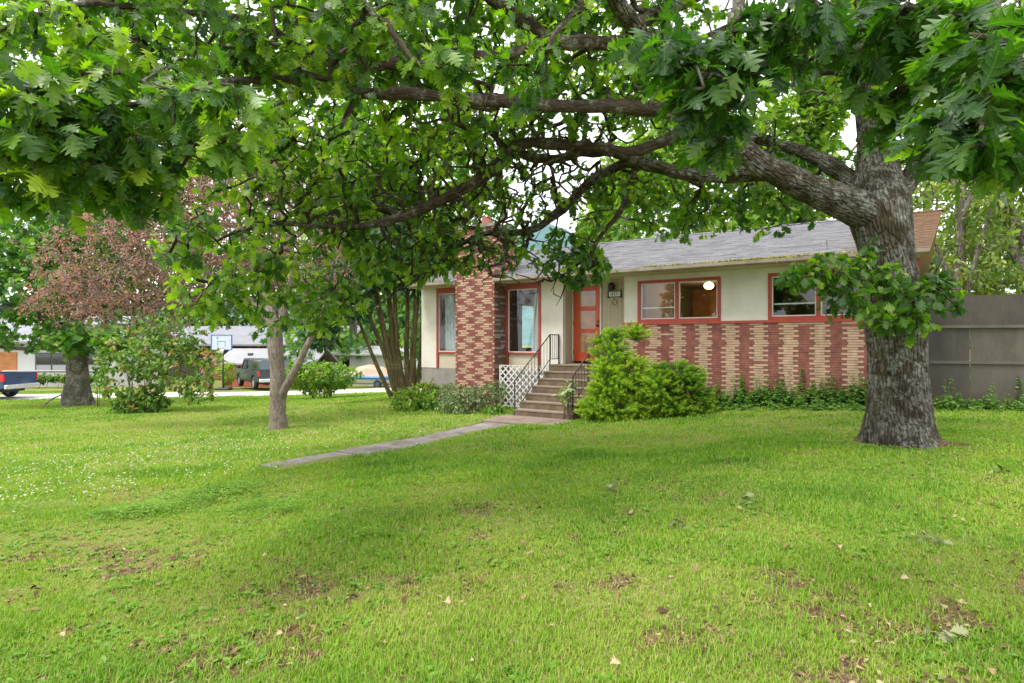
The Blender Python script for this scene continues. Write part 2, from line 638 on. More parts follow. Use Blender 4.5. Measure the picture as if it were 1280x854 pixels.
def blob_pts(px, py, d, rx, ry, rd, n, rng, shell=.0):
    """n points in an ellipsoid given where and how large it shows in the photograph"""
    g = rng.normal(0, 1, (n, 3))
    g = norm(g) * (rng.random((n, 1)) ** (1 / 3.0) * (1 - shell) + shell)
    c = W(px, py, d)
    return c + g * np.array([rx * d / F, rd, ry * d / F])


def skel_px(rows, depth_scale=1.0):
    """rows (px, py, D, half width px) -> (x, y, z, r)"""
    return np.array([np.r_[W(a, b, c), r * c / F / math.hypot(1, (a - 640) / F)] for a, b, c, r in rows])


def base_at(px, d):
    x = (px - 640) / F * d
    return np.array([x, d, float(zg(x, d))])
# ================================================================== GROUND
def ground_material():
    m, nt, p, out = new_mat("lawn_soil_and_thatch")
    tc = nt.nodes.new("ShaderNodeTexCoord")
    v = tc.outputs["Object"]
    f1 = noise(nt, .55, 6, v, .6)
    f2 = noise(nt, 9.0, 6, v, .7)
    f3 = noise(nt, 60.0, 3, v)
    g = ramp(nt, [(.35, (.09, .13, .02)), (.6, (.16, .20, .035)), (.75, (.22, .19, .075))], f2)
    g = mixc(nt, ramp(nt, [(.45, (0, 0, 0)), (.6, (.7, .7, .7))], noise(nt, 26, 4, v, .7)), g, (.25, .20, .10))
    soil = ramp(nt, [(.3, (.065, .042, .024)), (.55, (.14, .095, .055)), (.8, (.26, .20, .11))], f3)
    a = attr(nt, "tint")
    lo = nt.nodes.new("ShaderNodeMath"); lo.operation = 'MULTIPLY_ADD'
    nt.links.new(f2, lo.inputs[0]); lo.inputs[1].default_value = .9
    nt.links.new(a.outputs["Fac"], lo.inputs[2])
    k = ramp(nt, [(.75, (0, 0, 0)), (1.05, (1, 1, 1))], lo.outputs[0])
    col = mixc(nt, k, g, soil)
    nt.links.new(col, p.inputs["Base Color"])
    p.inputs["Roughness"].default_value = .95
    p.inputs["Specular IOR Level"].default_value = .1
    bump(nt, p, f2, .6, .03)
    return m


def bare(x, y):
    """0..1: how worn the turf is at a spot"""
    n = .44 * vnoise(x, y, .24, 21) + .36 * vnoise(x, y, 1.5, 22) + .34 * vnoise(x, y, .09, 23)
    near = np.clip(1.25 - y / 9.0, 0, 1)
    return np.clip((n - .605) * 4.0, 0, 1) * near


def grid_sheet(xs, ys):
    X, Y = np.meshgrid(xs, ys)
    Z = zg(X, Y)
    nx, ny = len(xs), len(ys)
    V = np.stack([X, Y, Z], -1).reshape(-1, 3)
    i = np.arange(ny - 1)[:, None] * nx + np.arange(nx - 1)[None]
    q = np.stack([i, i + 1, i + nx + 1, i + nx], -1).reshape(-1, 4)
    return V, q


def axis(lims):
    out = []
    for a, b, st in lims:
        out += list(np.arange(a, b, st))
    return np.array(out + [lims[-1][1]])


gx = axis([(-3000, -200, 400), (-200, -60, 20), (-60, -26, 2), (-26, -8, .6), (-8, 10, .18), (10, 26, .6), (26, 60, 3), (60, 200, 20), (200, 3000, 400)])
gy = axis([(-60, -8, 6), (-8, 0, 1), (0, 17, .18), (17, 40, .6), (40, 80, 2), (80, 200, 20), (200, 3000, 400)])
gV, gQ = grid_sheet(gx, gy)
ground = mesh_np("lawn", gV, [gQ], ground_material(), tint=bare(gV[:, 0], gV[:, 1]), smooth=True)
tag(ground, kind="structure")

# ---- far hill seen through the branches
M_hill = plain("haze_blue_hillside", (.055, .12, .125), .95, .35, .02)  # blue haze of the distance is painted into the forest colour
hx = np.linspace(-900, 900, 60)
hy = np.linspace(500, 1100, 20)
HX, HY = np.meshgrid(hx, hy)
u = np.clip((HY - 500) / 420, 0, 1)
HZ_ = -10 + (35 + 30 * vnoise(HX, HY * .3, 260, 5) + 20 * vnoise(HX, HY, 80, 6) + 140 * np.exp(-((HX - 50) / 110) ** 2)) * (u * u * (3 - 2 * u)) + 10 * vnoise(HX, HY, 18, 8)
hv = np.stack([HX, HY, HZ_], -1).reshape(-1, 3)
i_ = np.arange(19)[:, None] * 60 + np.arange(59)[None]
tag(mesh_np("hills", hv, [np.stack([i_, i_ + 1, i_ + 61, i_ + 60], -1).reshape(-1, 4)], M_hill, smooth=True), kind="structure")

# ---- gravel lane beyond the lawn
M_road = plain("pale_gravel", (.50, .48, .45), .95, .16, 14, bmp=.4, bscale=90, dirt=(.36, .33, .29), dirt_scale=.6)
cl = spline([(-60, 16, 0, 2.3), (-40, 24, 0, 2.3), (-25, 30.6, 0, 2.3), (-15, 33.2, 0, 2.5), (-6.5, 35.6, 0, 2.8), (4, 38, 0, 2.4), (18, 41, 0, 2.2), (40, 44, 0, 2.2)], .8)
tn = norm(np.gradient(cl[:, :2], axis=0))
nr = np.stack([-tn[:, 1], tn[:, 0]], 1)
rows = []
for k in np.linspace(-1, 1, 9):
    wob = .18 * (vnoise(cl[:, 0], cl[:, 1] + k * 9, 1.4, 9) - .5) if abs(k) == 1 else 0
    xy = cl[:, :2] + nr * (k * cl[:, 3:4] + (wob[:, None] if abs(k) == 1 else 0))
    rows.append(np.c_[xy, zg(xy[:, 0], xy[:, 1]) + .045 - .05 * (abs(k) == 1)])
rv = np.stack(rows, 1)
nl = len(cl)
i_ = np.arange(nl - 1)[:, None] * 9 + np.arange(8)[None]
road = mesh_np("gravel_road", rv.reshape(-1, 3), [np.stack([i_, i_ + 1, i_ + 10, i_ + 9], -1).reshape(-1, 4)], M_road, smooth=True)
tag(road, kind="structure")


def on_road(x, y, pad=0.0):
    d = np.min(np.hypot(np.asarray(x)[:, None] - cl[None, ::3, 0], np.asarray(y)[:, None] - cl[None, ::3, 1]), axis=1)
    return d < 2.35 + pad


# ---- concrete walk from the steps across the lawn
M_conc_walk = plain("weathered_concrete_walk", (.20, .175, .16), .9, .25, 5, bmp=.35, bscale=70, dirt=(.10, .075, .05), dirt_scale=2.2)
M_conc_red = plain("stained_concrete_pad", (.20, .145, .12), .9, .25, 5, bmp=.35, bscale=70, dirt=(.09, .065, .05), dirt_scale=2.5)
wk = MB()


def slab(mb, t0, t1, s0, s1, lift, mi=0, n=2):
    """a slab lying on the slope, its top a little above the turf"""
    for k in range(n):
        a, b = s0 + (s1 - s0) * k / n, s0 + (s1 - s0) * (k + 1) / n
        top = []
        for t, s in ((t0, a), (t1, a), (t1, b), (t0, b)):
            q = HW(t, s)
            zz = min(float(zg(*HW(tt, s)[:2])) for tt in (t0, t1)) * .5 + .5 * float(zg(*HW(.5 * (t0 + t1), s)[:2]))
            top.append((q[0], q[1], zz + lift))
        V = top + [(x, y, z - .16) for x, y, z in top]
        mb.add(V, [(0, 1, 2, 3), (7, 6, 5, 4), (0, 4, 5, 1), (1, 5, 6, 2), (2, 6, 7, 3), (3, 7, 4, 0)], mi)


slab(wk, 1.30, 3.2, -3.25, -2.186, .04, 1, 1)
s_ = -3.27
for k in range(4):
    L = 1.42
    slab(wk, 1.50 + .015 * (k % 2), 2.32, s_ - L, s_ - .015, .022 + .008 * ((k * 7) % 3 - 1), 0, 2)
    s_ -= L
slab(wk, 1.40, 1.492, -9.0, -3.3, .012, 2, 6)
tag(wk.obj("walkway", [M_conc_walk, M_conc_red, plain("bare_soil_edge", (.085, .055, .032), .95, .4, 14, bmp=.6, bscale=40)], bevel=.012), kind="structure")

# ================================================================== HOUSE
M_white = plain("white_painted_stucco", (.60, .565, .51), .85, .05, 3, bmp=.35, bscale=110, dirt=(.47, .435, .36), dirt_scale=1.1)
M_cream = plain("cream_painted_panel", (.46, .40, .30), .7, .05, 3, dirt=(.47, .40, .3))
M_tan = plain("tan_painted_siding", (.42, .355, .26), .7, .06, 4)
M_grey_base = plain("grey_parged_foundation", (.24, .22, .195), .9, .1, 4, bmp=.3, dirt=(.16, .145, .12))
M_red = plain("brick_red_trim_paint", (.33, .045, .027), .55, .12, 9, dirt=(.22, .04, .028), dirt_scale=4)
M_door = plain("orange_red_door_paint", (.52, .062, .012), .45, .08, 6)
M_brick_r = plain("red_roman_brick", (.205, .068, .052), .85, .35, 7, bmp=.3, bscale=60)
M_brick_t = plain("tan_roman_brick", (.39, .262, .178), .85, .25, 7, bmp=.3, bscale=60)
M_brick_p = plain("pale_pink_brick", (.44, .26, .185), .85, .22, 7, bmp=.3, bscale=60)
M_brick_d = plain("dark_brown_brick", (.13, .085, .065), .9, .4, 8, bmp=.3, bscale=60)  # darkest brick tone, for the chimney flanks
M_mortar = plain("grey_mortar", (.15, .115, .09), .95, .15, 20, bmp=.3)
M_gutter = plain("taupe_gutter_metal", (.26, .215, .165), .5, .08, 4, dirt=(.17, .13, .085), dirt_scale=3)
M_soffit = plain("cream_soffit", (.52, .47, .37), .7, .06, 3)
M_sash = plain("white_window_sash", (.58, .56, .52), .5, .05, 5)
M_floor = plain("dark_interior_floor", (.12, .08, .05), .6, .2, 3)
M_wallin = plain("brown_interior_wall", (.13, .085, .05), .8, .12, 2)
M_wood = plain("orange_brown_cabinet", (.26, .10, .022), .5, .3, 4)
M_curtain = plain("pale_blue_curtain", (.50, .55, .58), .9, .06, 12)
M_black = plain("black_painted_iron", (.018, .018, .02), .45, .2, 20)
M_metal = plain("galvanised_metal", (.55, .56, .58), .35, .1, 8, metal=.8)
M_moss = leaf_mat("gutter_moss", [(0, (.10, .13, .02)), (.6, (.33, .33, .05)), (1, (.5, .42, .10))], .1, .9)


def glass_mat(name, tintc=(.9, .95, .93), refl=1.0):
    m = bpy.data.materials.new(name)
    m.use_nodes = True
    nt = m.node_tree
    nt.nodes.clear()
    out = nt.nodes.new("ShaderNodeOutputMaterial")
    tr = nt.nodes.new("ShaderNodeBsdfTransparent")
    tr.inputs[0].default_value = rgba(tintc)
    gl = nt.nodes.new("ShaderNodeBsdfGlossy")
    gl.inputs["Roughness"].default_value = .015
    fr = nt.nodes.new("ShaderNodeFresnel")
    ge = nt.nodes.new("ShaderNodeNewGeometry")      # the same reflection on both sides of the sheet
    mm = nt.nodes.new("ShaderNodeMapRange")
    mm.inputs["To Min"].default_value = 1.7
    mm.inputs["To Max"].default_value = 1 / 1.7
    nt.links.new(ge.outputs["Backfacing"], mm.inputs["Value"])
    nt.links.new(mm.outputs["Result"], fr.inputs["IOR"])
    mx = nt.nodes.new("ShaderNodeMixShader")
    nt.links.new(fr.outputs[0], mx.inputs[0])
    nt.links.new(tr.outputs[0], mx.inputs[1])
    nt.links.new(gl.outputs[0], mx.inputs[2])
    nt.links.new(mx.outputs[0], out.inputs[0])
    return m


M_glass = glass_mat("window_glass")


def shingle_mat():
    m, nt, p, out = new_mat("grey_asphalt_shingles")
    tc = nt.nodes.new("ShaderNodeTexCoord")
    br = nt.nodes.new("ShaderNodeTexBrick")
    br.inputs["Scale"].default_value = 1.0
    br.inputs["Brick Width"].default_value = .32
    br.inputs["Row Height"].default_value = .142
    br.inputs["Mortar Size"].default_value = .005
    br.inputs["Color1"].default_value = (.10, .10, .115, 1)
    br.inputs["Color2"].default_value = (.185, .182, .20, 1)
    br.inputs["Mortar"].default_value = (.07, .065, .07, 1)
    nt.links.new(tc.outputs["Object"], br.inputs["Vector"])
    f = noise(nt, 1.1, 6, tc.outputs["Object"])
    col = mixc(nt, ramp(nt, [(.35, (0, 0, 0)), (.75, (.75, .75, .75))], f), br.outputs["Color"], (.16, .156, .162))
    f2 = noise(nt, 90, 2, tc.outputs["Object"])
    col = mixc(nt, .35, col, mixc(nt, 1.0, col, ramp(nt, [(.3, (.35, .35, .35)), (.7, (1.5, 1.5, 1.5))], f2), 'MULTIPLY'))
    # brown lichen growth spreading from the far right end
    sx = nt.nodes.new("ShaderNodeSeparateXYZ")
    nt.links.new(tc.outputs["Object"], sx.inputs[0])
    mr = nt.nodes.new("ShaderNodeMapRange")
    mr.inputs["From Min"].default_value = 7.8
    mr.inputs["From Max"].default_value = 9.6
    nt.links.new(sx.outputs["X"], mr.inputs["Value"])
    f3 = noise(nt, 3.5, 7, tc.outputs["Object"], .7)
    ad = nt.nodes.new("ShaderNodeMath"); ad.operation = 'MULTIPLY_ADD'
    nt.links.new(mr.outputs[0], ad.inputs[0]); ad.inputs[1].default_value = .62
    nt.links.new(f3, ad.inputs[2])
    k = ramp(nt, [(.66, (0, 0, 0)), (.86, (1, 1, 1))], ad.outputs[0])
    f4 = noise(nt, 9, 5, tc.outputs["Object"])
    col = mixc(nt, k, col, ramp(nt, [(.35, (.065, .036, .016)), (.6, (.14, .068, .022)), (.75, (.095, .075, .025))], f4))
    nt.links.new(col, p.inputs["Base Color"])
    p.inputs["Roughness"].default_value = .85
    bump(nt, p, f2, .35, .006)
    return m


M_shingle = shingle_mat()

house = empty("bungalow", (HORG[0], HORG[1], 0), -TH)
tag(house, "low white bungalow with red trim, striped brick base, brick chimney and grey shingle roof", "house")
ZC, ZE = 3.46, 3.42          # wall top, underside of the eave
BOT = -.5
# ---- walls
w = MB()
w.box(-3.42, -2.80, 0, .15, .98, ZC)
w.box(.96, 1.64, 0, .15, .98, ZC)
w.box(-1.62, -.22, .02, .15, BOT, ZC)                     # behind the chimney
w.box(3.40, 3.76, 0, .15, 2.25, ZC)
w.box(5.78, 6.80, 0, .15, 2.25, ZC)
w.box(8.80, 9.30, 0, .15, 2.25, ZC)
w.box(3.76, 5.78, .004, .15, 3.29, ZC)
w.box(6.80, 8.80, .004, .15, 3.29, ZC)
w.box(-3.42, 9.58, 8.25, 8.4, BOT, ZC)                    # back wall
w.box(-3.42, -3.27, .15, 5.6, .98, ZC)                    # left end wall round its window
w.box(-3.42, -3.27, 6.6, 8.25, .98, ZC)
w.box(-3.42, -3.27, 5.6, 6.6, .98, 1.55)
w.box(-3.42, -3.27, 5.6, 6.6, 3.2, ZC)
w.prism([(0.0, ZC), (8.4, ZC), (4.2, 4.86)], 0, -3.40, -3.28)   # left gable
w.obj("wall", M_white, house)
w = MB()
w.box(-3.42, -1.62, .012, .15, BOT, .98)
w.box(-.22, 1.54, .012, .15, BOT, .98)
w.box(-3.42, -3.27, .15, 8.25, BOT, .98)
w.obj("foundation", M_grey_base, house)
w = MB()
w.box(-2.72, -1.62, .02, .10, .98, 1.43)
w.obj("apron_panel", M_cream, house)
MB().box(-.12, .88, .02, .10, .98, 1.43).obj("apron_panel", M_cream, house)
w = MB()
w.box(9.30, 9.58, -.004, 8.25, 2.25, ZC)
w.prism([(0.0, ZC), (8.4, ZC), (4.2, 4.86)], 0, 9.42, 9.56)
w.obj("gable_wall", M_red, house)
# ---- entry recess
w = MB()
w.box(1.54, 1.639, .152, .50, BOT, ZC)
w.box(1.54, 1.66, .50, .62, 1.19, ZC)
w.box(1.66, 2.50, .50, .62, 3.30, ZC)
for k in range(9):
    w.box(2.58 + .108 * k, 2.58 + .108 * k + .1, .50, .62, 1.19, ZC)
w.box(2.55, 3.60, .508, .64, 1.19, ZC)
w.box(3.401, 3.55, .152, .50, 1.19, ZC)
w.obj("entry_wall", M_tan, house)
w = MB()
w.box(2.50, 2.545, .47, .62, 1.25, 3.34)
w.box(1.655, 1.69, .48, .62, 1.25, 3.34)
w.box(1.655, 2.545, .475, .62, 3.30, 3.345)
w.obj("door_casing", M_sash, house)
# ---- interior
w = MB()
w.box(-3.26, 9.40, .16, 8.24, 1.13, 1.2, 0)
w.box(-3.26, 9.40, .66, 8.24, 3.40, 3.44, 1)
w.box(-3.26, 1.53, .16, .66, 3.40, 3.44, 1)
w.box(3.56, 9.40, .16, .66, 3.40, 3.44, 1)
w.box(3.62, 3.70, .66, 8.2, 1.2, 3.4, 1)
w.box(3.70, 9.40, 4.6, 4.7, 1.2, 3.4, 2)
w.box(9.30, 9.38, .16, 8.2, 1.2, 3.4, 1)
w.box(6.25, 6.33, .16, 4.6, 1.2, 3.4, 1)
w.box(5.2, 6.2, 3.7, 4.55, 1.2, 2.3, 2)
w.box(4.4, 6.2, 4.1, 4.58, 2.55, 3.3, 2)
w.box(3.40, 9.30, .16, .2, 1.2, 2.22, 1)
w.obj("interior", [M_floor, M_wallin, M_wood], house)


# ---- roman brick base: rows of alternating red and tan bricks, each course shifted
def brick_field(mb, t0, t1, z0, z1, y, rowh, period, shift_fn, rng, red=0, tan=(1,), depth=.022, jit=.006):
    nrow = int((z1 - z0) / rowh)
    half = period / 2
    for k in range(nrow):
        z = z1 - (k + 1) * rowh
        sh = shift_fn(k) + rng.normal(0, jit)
        n0 = int((t0 - sh) / half) - 1
        t = n0 * half + sh
        i = n0
        while t < t1:
            a, b = max(t, t0) + .003, min(t + half, t1) - .003
            if b - a > .02:
                isr = (i % 2 == 0)
                if rng.random() < .004: isr = not isr
                mi = red if isr else tan[int(rng.integers(len(tan)))]
                p = rng.normal(0, .0025)
                mb.box(a, b, y - depth + p, y, z + .0055, z + rowh - .0055, mi)
            t += half
            i += 1


rb = np.random.default_rng(5)
b = MB()
slow = .006 * np.sin(np.arange(60) * .35)
brick_field(b, 3.402, 9.58, .42, 2.205, -.012, .0535, .61, lambda k: (.10 if k % 2 else 0.0) + slow[k] + (.12 if k == 8 else 0), rb, 0, (1, 1, 2))
b.box(3.40, 9.58, -.012, .16, .30, 2.215, 3)
b.obj("brick_base", [M_brick_r, M_brick_t, M_brick_t, M_mortar], house)
w = MB()
w.box(3.402, 9.58, .004, .16, BOT, .30)
w.obj("foundation", M_grey_base, house)
w = MB()
w.box(3.36, 9.60, -.055, -.002, 2.205, 2.262)
w.obj("ledge", M_red, house)


# ---- windows
def window(t0, t1, z0, z1, mull=None, fw=.075, head=None, sill=None, low=None):
    f = MB()
    zt = z1
    f.box(t0, t0 + fw, -.022, .12, low if low is not None else z0, zt)
    f.box(t1 - fw, t1, -.022, .12, low if low is not None else z0, zt)
    f.box(t0 + fw, t1 - fw, -.020, .12, zt - (head or fw), zt)
    f.box(t0 + fw, t1 - fw, -.032, .12, z0, z0 + (sill or fw))
    if mull:
        f.box(mull - fw * .55, mull + fw * .55, -.018, .12, z0 + (sill or fw), zt - (head or fw))
    wo = f.obj("window", M_red, house, bevel=.004)
    bays = [(t0 + fw, (mull - fw * .55) if mull else t1 - fw)] + ([(mull + fw * .55, t1 - fw)] if mull else [])
    za, zb = z0 + (sill or fw), zt - (head or fw)
    for a, c in bays:
        s = MB()
        k = .026
        s.box(a, a + k, .01, .05, za, zb); s.box(c - k, c, .01, .05, za, zb)
        s.box(a + k, c - k, .011, .05, za, za + k); s.box(a + k, c - k, .011, .05, zb - k, zb)
        s.obj("sash", M_sash, wo)
        g = MB()
        g.add([(a + k, .03, za + k), (c - k, .03, za + k), (c - k, .03, zb - k), (a + k, .03, zb - k)], [(0, 1, 2, 3)])
        g.obj("pane", M_glass, wo)
    return wo


window(-2.80, -1.52, 1.43, ZC, None, .075, .20, .05, .98)
window(-.22, .96, 1.43, ZC, None, .085, .20, .055, .98)
w1 = window(3.76, 5.78, 2.262, 3.29, 4.75)
w2 = window(6.80, 8.80, 2.262, 3.29, 7.80)
for wo, a, c in ((w1, 3.87, 4.68), (w2, 6.91, 7.72)):      # half-raised sash bar and blind behind the left-hand panes
    s = MB()
    s.box(a, c, .06, .085, 2.60, 2.628)
    s.obj("meeting_rail", M_sash, wo)


# ---- curtains behind the tall living-room windows
def curtain(t0, t1, z0, z1, folds, flare=0.0, s=.26):
    n = folds * 8
    V, Fs = [], []
    for zi in range(5):
        fz = zi / 4
        for i in range(n + 1):
            f = i / n
            t = t0 + (t1 - t0) * f * (1 + flare * (1 - fz))
            V.append((t, s + .035 * math.sin(f * folds * 6.283), z0 + (z1 - z0) * fz))
    for zi in range(4):
        for i in range(n):
            k = zi * (n + 1) + i
            Fs.append((k, k + 1, k + n + 2, k + n + 1))
    m = MB().add(V, Fs, 0, True)
    m.obj("curtain", M_curtain, house)


curtain(-2.68, -2.30, 1.45, 3.28, 4, .35)
curtain(.88, .62, 1.45, 3.28, 3, .45)

# ---- chimney of the same brick in stepped diamonds
ch = MB()
seq = [0, .1, 0, .3, .2, .3]
CT = 5.0


def chim_shift(k):
    return seq[k % 6] + .02 * (k // 6 % 3)


brick_field(ch, -1.61, -.22, .05, CT, -.528, .06, .62, chim_shift, rb, 0, (1, 2), .022)
ch.box(-1.588, -.242, -.528, .60, BOT, CT, 3)
nrow = int((CT - .05) / .06)
for k in range(nrow):                                       # right and left flanks, mostly darker bricks below the roof line
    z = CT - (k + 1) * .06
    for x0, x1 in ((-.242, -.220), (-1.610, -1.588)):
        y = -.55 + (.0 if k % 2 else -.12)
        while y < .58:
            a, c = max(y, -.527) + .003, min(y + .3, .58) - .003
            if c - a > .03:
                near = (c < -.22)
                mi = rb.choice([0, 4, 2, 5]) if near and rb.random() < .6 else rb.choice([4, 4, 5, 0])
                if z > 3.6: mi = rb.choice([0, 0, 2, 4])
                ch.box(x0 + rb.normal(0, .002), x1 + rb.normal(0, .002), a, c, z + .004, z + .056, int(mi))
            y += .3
ch.box(-1.66, -.17, -.60, .66, CT, CT + .09, 6)
ch.lathe([(.15, CT + .09), (.14, CT + .40), (.11, CT + .40), (.11, CT + .1)], (-.9, 0, 0), 16, 0)
ch.obj("chimney", [M_brick_r, M_brick_t, M_brick_p, M_mortar, M_brick_d, plain("grey_brown_brick", (.28, .24, .21), .9, .3, 8), M_conc_walk], house)

# ---- roof: lapped shingle courses on both slopes
RL, RR, RRT = -3.44, 9.74, 10.05
EY, EZ, RY, RZ = -.63, 3.53, 4.2, 5.05
rf = MB()
ncs = 36
jr = np.random.default_rng(3)
for side in (0, 1):
    for k in range(ncs):
        f0, f1 = k / ncs, (k + 1) / ncs

        def P(t, f, lift):
            y = EY + (RY - EY) * f
            z = EZ + (RZ - EZ) * f + lift
            if side: y = 2 * RY - y
            return (t, y, z)
        nseg = 46
        for i in range(nseg):
            ta = RL + (RR + (RRT - RR) * f0 - RL) * i / nseg
            tb = RL + (RR + (RRT - RR) * f0 - RL) * (i + 1) / nseg
            if not side and P(0, f0, 0)[1] < .62:              # stop either side of the chimney
                if ta >= -1.63 and tb <= -.20: continue
                if ta < -1.63 < tb: tb = -1.63
                if ta < -.20 < tb: ta = -.20
            h0 = .013 + jr.normal(0, .0025)
            V = [P(ta, f0 - .002, h0), P(tb, f0 - .002, h0 + jr.normal(0, .001)), P(tb, f1, .002), P(ta, f1, .002), P(ta, f0 - .002, -.012), P(tb, f0 - .002, -.012)]
            rf.add(V, [(0, 1, 2, 3), (4, 5, 1, 0)], 0)
# deck and rakes
YC = .62
ZY = EZ + (RZ - EZ) * (YC - EY) / (RY - EY)
TY = RR + (RRT - RR) * (YC - EY) / (RY - EY)
for side, q in ((0, [(RL + .01, EY + .02, EZ - .02), (-1.63, EY + .02, EZ - .02), (-1.63, YC, ZY - .02), (RL + .01, YC, ZY - .02)]),
                (0, [(-.20, EY + .02, EZ - .02), (RR - .02, EY + .02, EZ - .02), (TY - .02, YC, ZY - .02), (-.20, YC, ZY - .02)]),
                (0, [(RL + .01, YC, ZY - .02), (TY - .02, YC, ZY - .02), (RRT - .02, RY, RZ - .02), (RL + .01, RY, RZ - .02)]),
                (1, [(RL + .01, EY + .02, EZ - .02), (RR - .02, EY + .02, EZ - .02), (RRT - .02, RY, RZ - .02), (RL + .01, RY, RZ - .02)])):
    if side: q = [(t, 2 * RY - y, z) for t, y, z in q]
    lo = [(t, y, z - .07) for t, y, z in q]
    rf.add(q + lo, [(0, 1, 2, 3), (7, 6, 5, 4), (0, 4, 5, 1), (1, 5, 6, 2), (2, 6, 7, 3), (3, 7, 4, 0)], 1)
for i in range(44):                                         # ridge caps
    ta = RL + (RRT - RL) * i / 44
    tb = RL + (RRT - RL) * (i + 1) / 44 + .03
    rf.add([(ta, RY - .14, RZ - .02), (tb, RY - .14, RZ - .015), (tb, RY, RZ + .034), (ta, RY, RZ + .026), (tb, RY + .14, RZ - .015), (ta, RY + .14, RZ - .02)], [(0, 1, 2, 3), (3, 2, 4, 5)], 0)
roof = rf.obj("roof", [M_shingle, M_soffit], house)
so = MB()
so.box(RL + .03, -1.63, -.555, -.003, ZE - .0, ZE + .025)
so.box(-.20, 9.60, -.555, -.003, ZE - .0, ZE + .025)
so.box(1.645, 3.395, .003, .50, ZE, ZE + .025)
so.obj("soffit", M_soffit, roof)
gt = MB()
prof = [(-.56, 3.425), (-.64, 3.425), (-.675, 3.46), (-.675, 3.53), (-.66, 3.53), (-.66, 3.47), (-.56, 3.44)]
gt.prism(prof, 0, RL, -1.64)
gt.prism(prof, 0, -.19, RR)
gt.box(-.20, .02, -.585, -.50, 3.42, 3.60)
gt.obj("gutter", M_gutter, roof)
fa = MB()
fa.prism([(EY, EZ - .10), (EY, EZ + .0), (RY, RZ + .0), (RY, RZ - .10)], 0, RL - .025, RL - .001)
fa.obj("fascia", plain("white_fascia", (.66, .64, .6), .6, .08, 5), roof)
vt = MB()
vt.lathe([(.10, 0), (.10, .12), (.20, .14), (.235, .24), (.21, .33), (.12, .40), (0.001, .42)], (2.79, 4.42, RZ - .06), 18)
for i in range(14):
    a = i * 6.283 / 14
    vt.box(-.006, .006, .19, .247, .15, .34, 0, Matrix.Translation((2.79, 4.42, RZ - .06)) @ Matrix.Rotation(a, 4, 'Z'))
vt.obj("roof_vent", M_metal, roof)
# moss growing out of the gutter
mo = Leaves()
mr_ = np.random.default_rng(8)
cx = np.concatenate([mr_.normal(c, sd, n) for c, sd, n in ((4.4, .18, 260), (5.0, .15, 160), (5.5, .12, 90), (6.3, .35, 600), (6.9, .3, 500), (7.6, .35, 420), (8.4, .3, 200), (-2.5, .4, 120))])
cx = cx[(cx > RL + .1) & (cx < RR - .1)]
n_ = len(cx)
mo.put(QUADL, np.c_[cx, mr_.uniform(-.665, -.56, n_), mr_.uniform(3.515, 3.545, n_)], np.c_[mr_.normal(0, .6, n_), mr_.normal(-.2, .6, n_), np.full(n_, .9)], mr_.normal(0, 1, (n_, 3)), mr_.uniform(.02, .055, n_), mr_.random(n_))
mo.obj("moss", M_moss, roof)

# ---- front door
dr = MB()
D0, D1 = .515, .56
dr.box(1.695, 1.85, D0, D1, 1.25, 3.295); dr.box(2.35, 2.495, D0, D1, 1.25, 3.295)
for a, c in ((1.25, 1.50), (2.02, 2.13), (2.62, 2.74), (3.16, 3.295)):
    dr.box(1.85, 2.35, D0 + .001, D1, a, c)
door = dr.obj("door", M_door, house, bevel=.006)
M_amber = plain("amber_reeded_glass", (.30, .125, .022), .12, .5, 3.5, spec=.8)
for a, c in ((1.50, 2.02), (2.13, 2.62), (2.74, 3.16)):
    g = MB()
    for i in range(10):
        g.box(1.85 + i * .05, 1.85 + i * .05 + .048, .528, .545, a, c)
    g.obj("pane", M_amber, door)
hd = MB()
hd.lathe([(.03, 0), (.03, -.01), (.012, -.012), (.012, -.04), (.028, -.05), (.028, -.075), (.001, -.085)], (2.425, .515, 2.22), 14, 0, 'y')
hd.box(2.40, 2.45, .505, .515, 2.28, 2.36)
hd.obj("handle", M_black, door)
for z in (1.45, 2.25, 3.08):
    h = MB().box(1.675, 1.70, .495, .514, z, z + .1)
    h.obj("hinge", M_black, door)

# ---- porch lamp and house number beside the door
lp = MB()
lp.lathe([(.055, 0), (.055, -.02), (.02, -.03), (.02, -.08)], (2.87, .50, 3.24), 14, 0, 'y')
lp.lathe([(.001, .12), (.07, .10), (.095, .03), (.09, -.04), (.06, -.09), (.001, -.1)], (2.87, .39, 3.22), 16)
lp.obj("porch_lamp", M_black, house)
ns = MB()
ns.box(2.74, 3.09, .480, .498, 2.965, 3.105, 1)
for a in (2.725, 3.085):
    ns.box(a, a + .03, .462, .499, 2.93, 3.14, 0)
ns.box(2.755, 3.085, .466, .499, 2.955, 2.972, 0); ns.box(2.755, 3.085, .466, .499, 3.098, 3.115, 0)
arc = [(2.92 + .07 * math.sin(a), .478, 2.82 + .07 * math.cos(a)) for a in np.linspace(.3, 5.6, 16)]
ns.tube([(2.90, .478, 2.96), (2.895, .478, 2.90)] + arc, .006, 6, 0)
plate = ns.obj("number_plate", [M_black, plain("pale_number_panel", (.62, .60, .50), .6, .05)], house)
fc = bpy.data.curves.new("house_number_text", 'FONT')
fc.body = "417"
fc.size = .125
fc.extrude = .003
fc.align_x = 'CENTER'
fc.align_y = 'CENTER'
ft = bpy.data.objects.new("house_number_text", fc)
COL.objects.link(ft)
fme = bpy.data.meshes.new_from_object(ft.evaluated_get(bpy.context.evaluated_depsgraph_get()))
bpy.data.objects.remove(ft)
fo = link_mesh("house_number", fme, M_black, plate)
fo.location = (2.915, .476, 3.035)
fo.rotation_euler = (R(90), 0, 0)

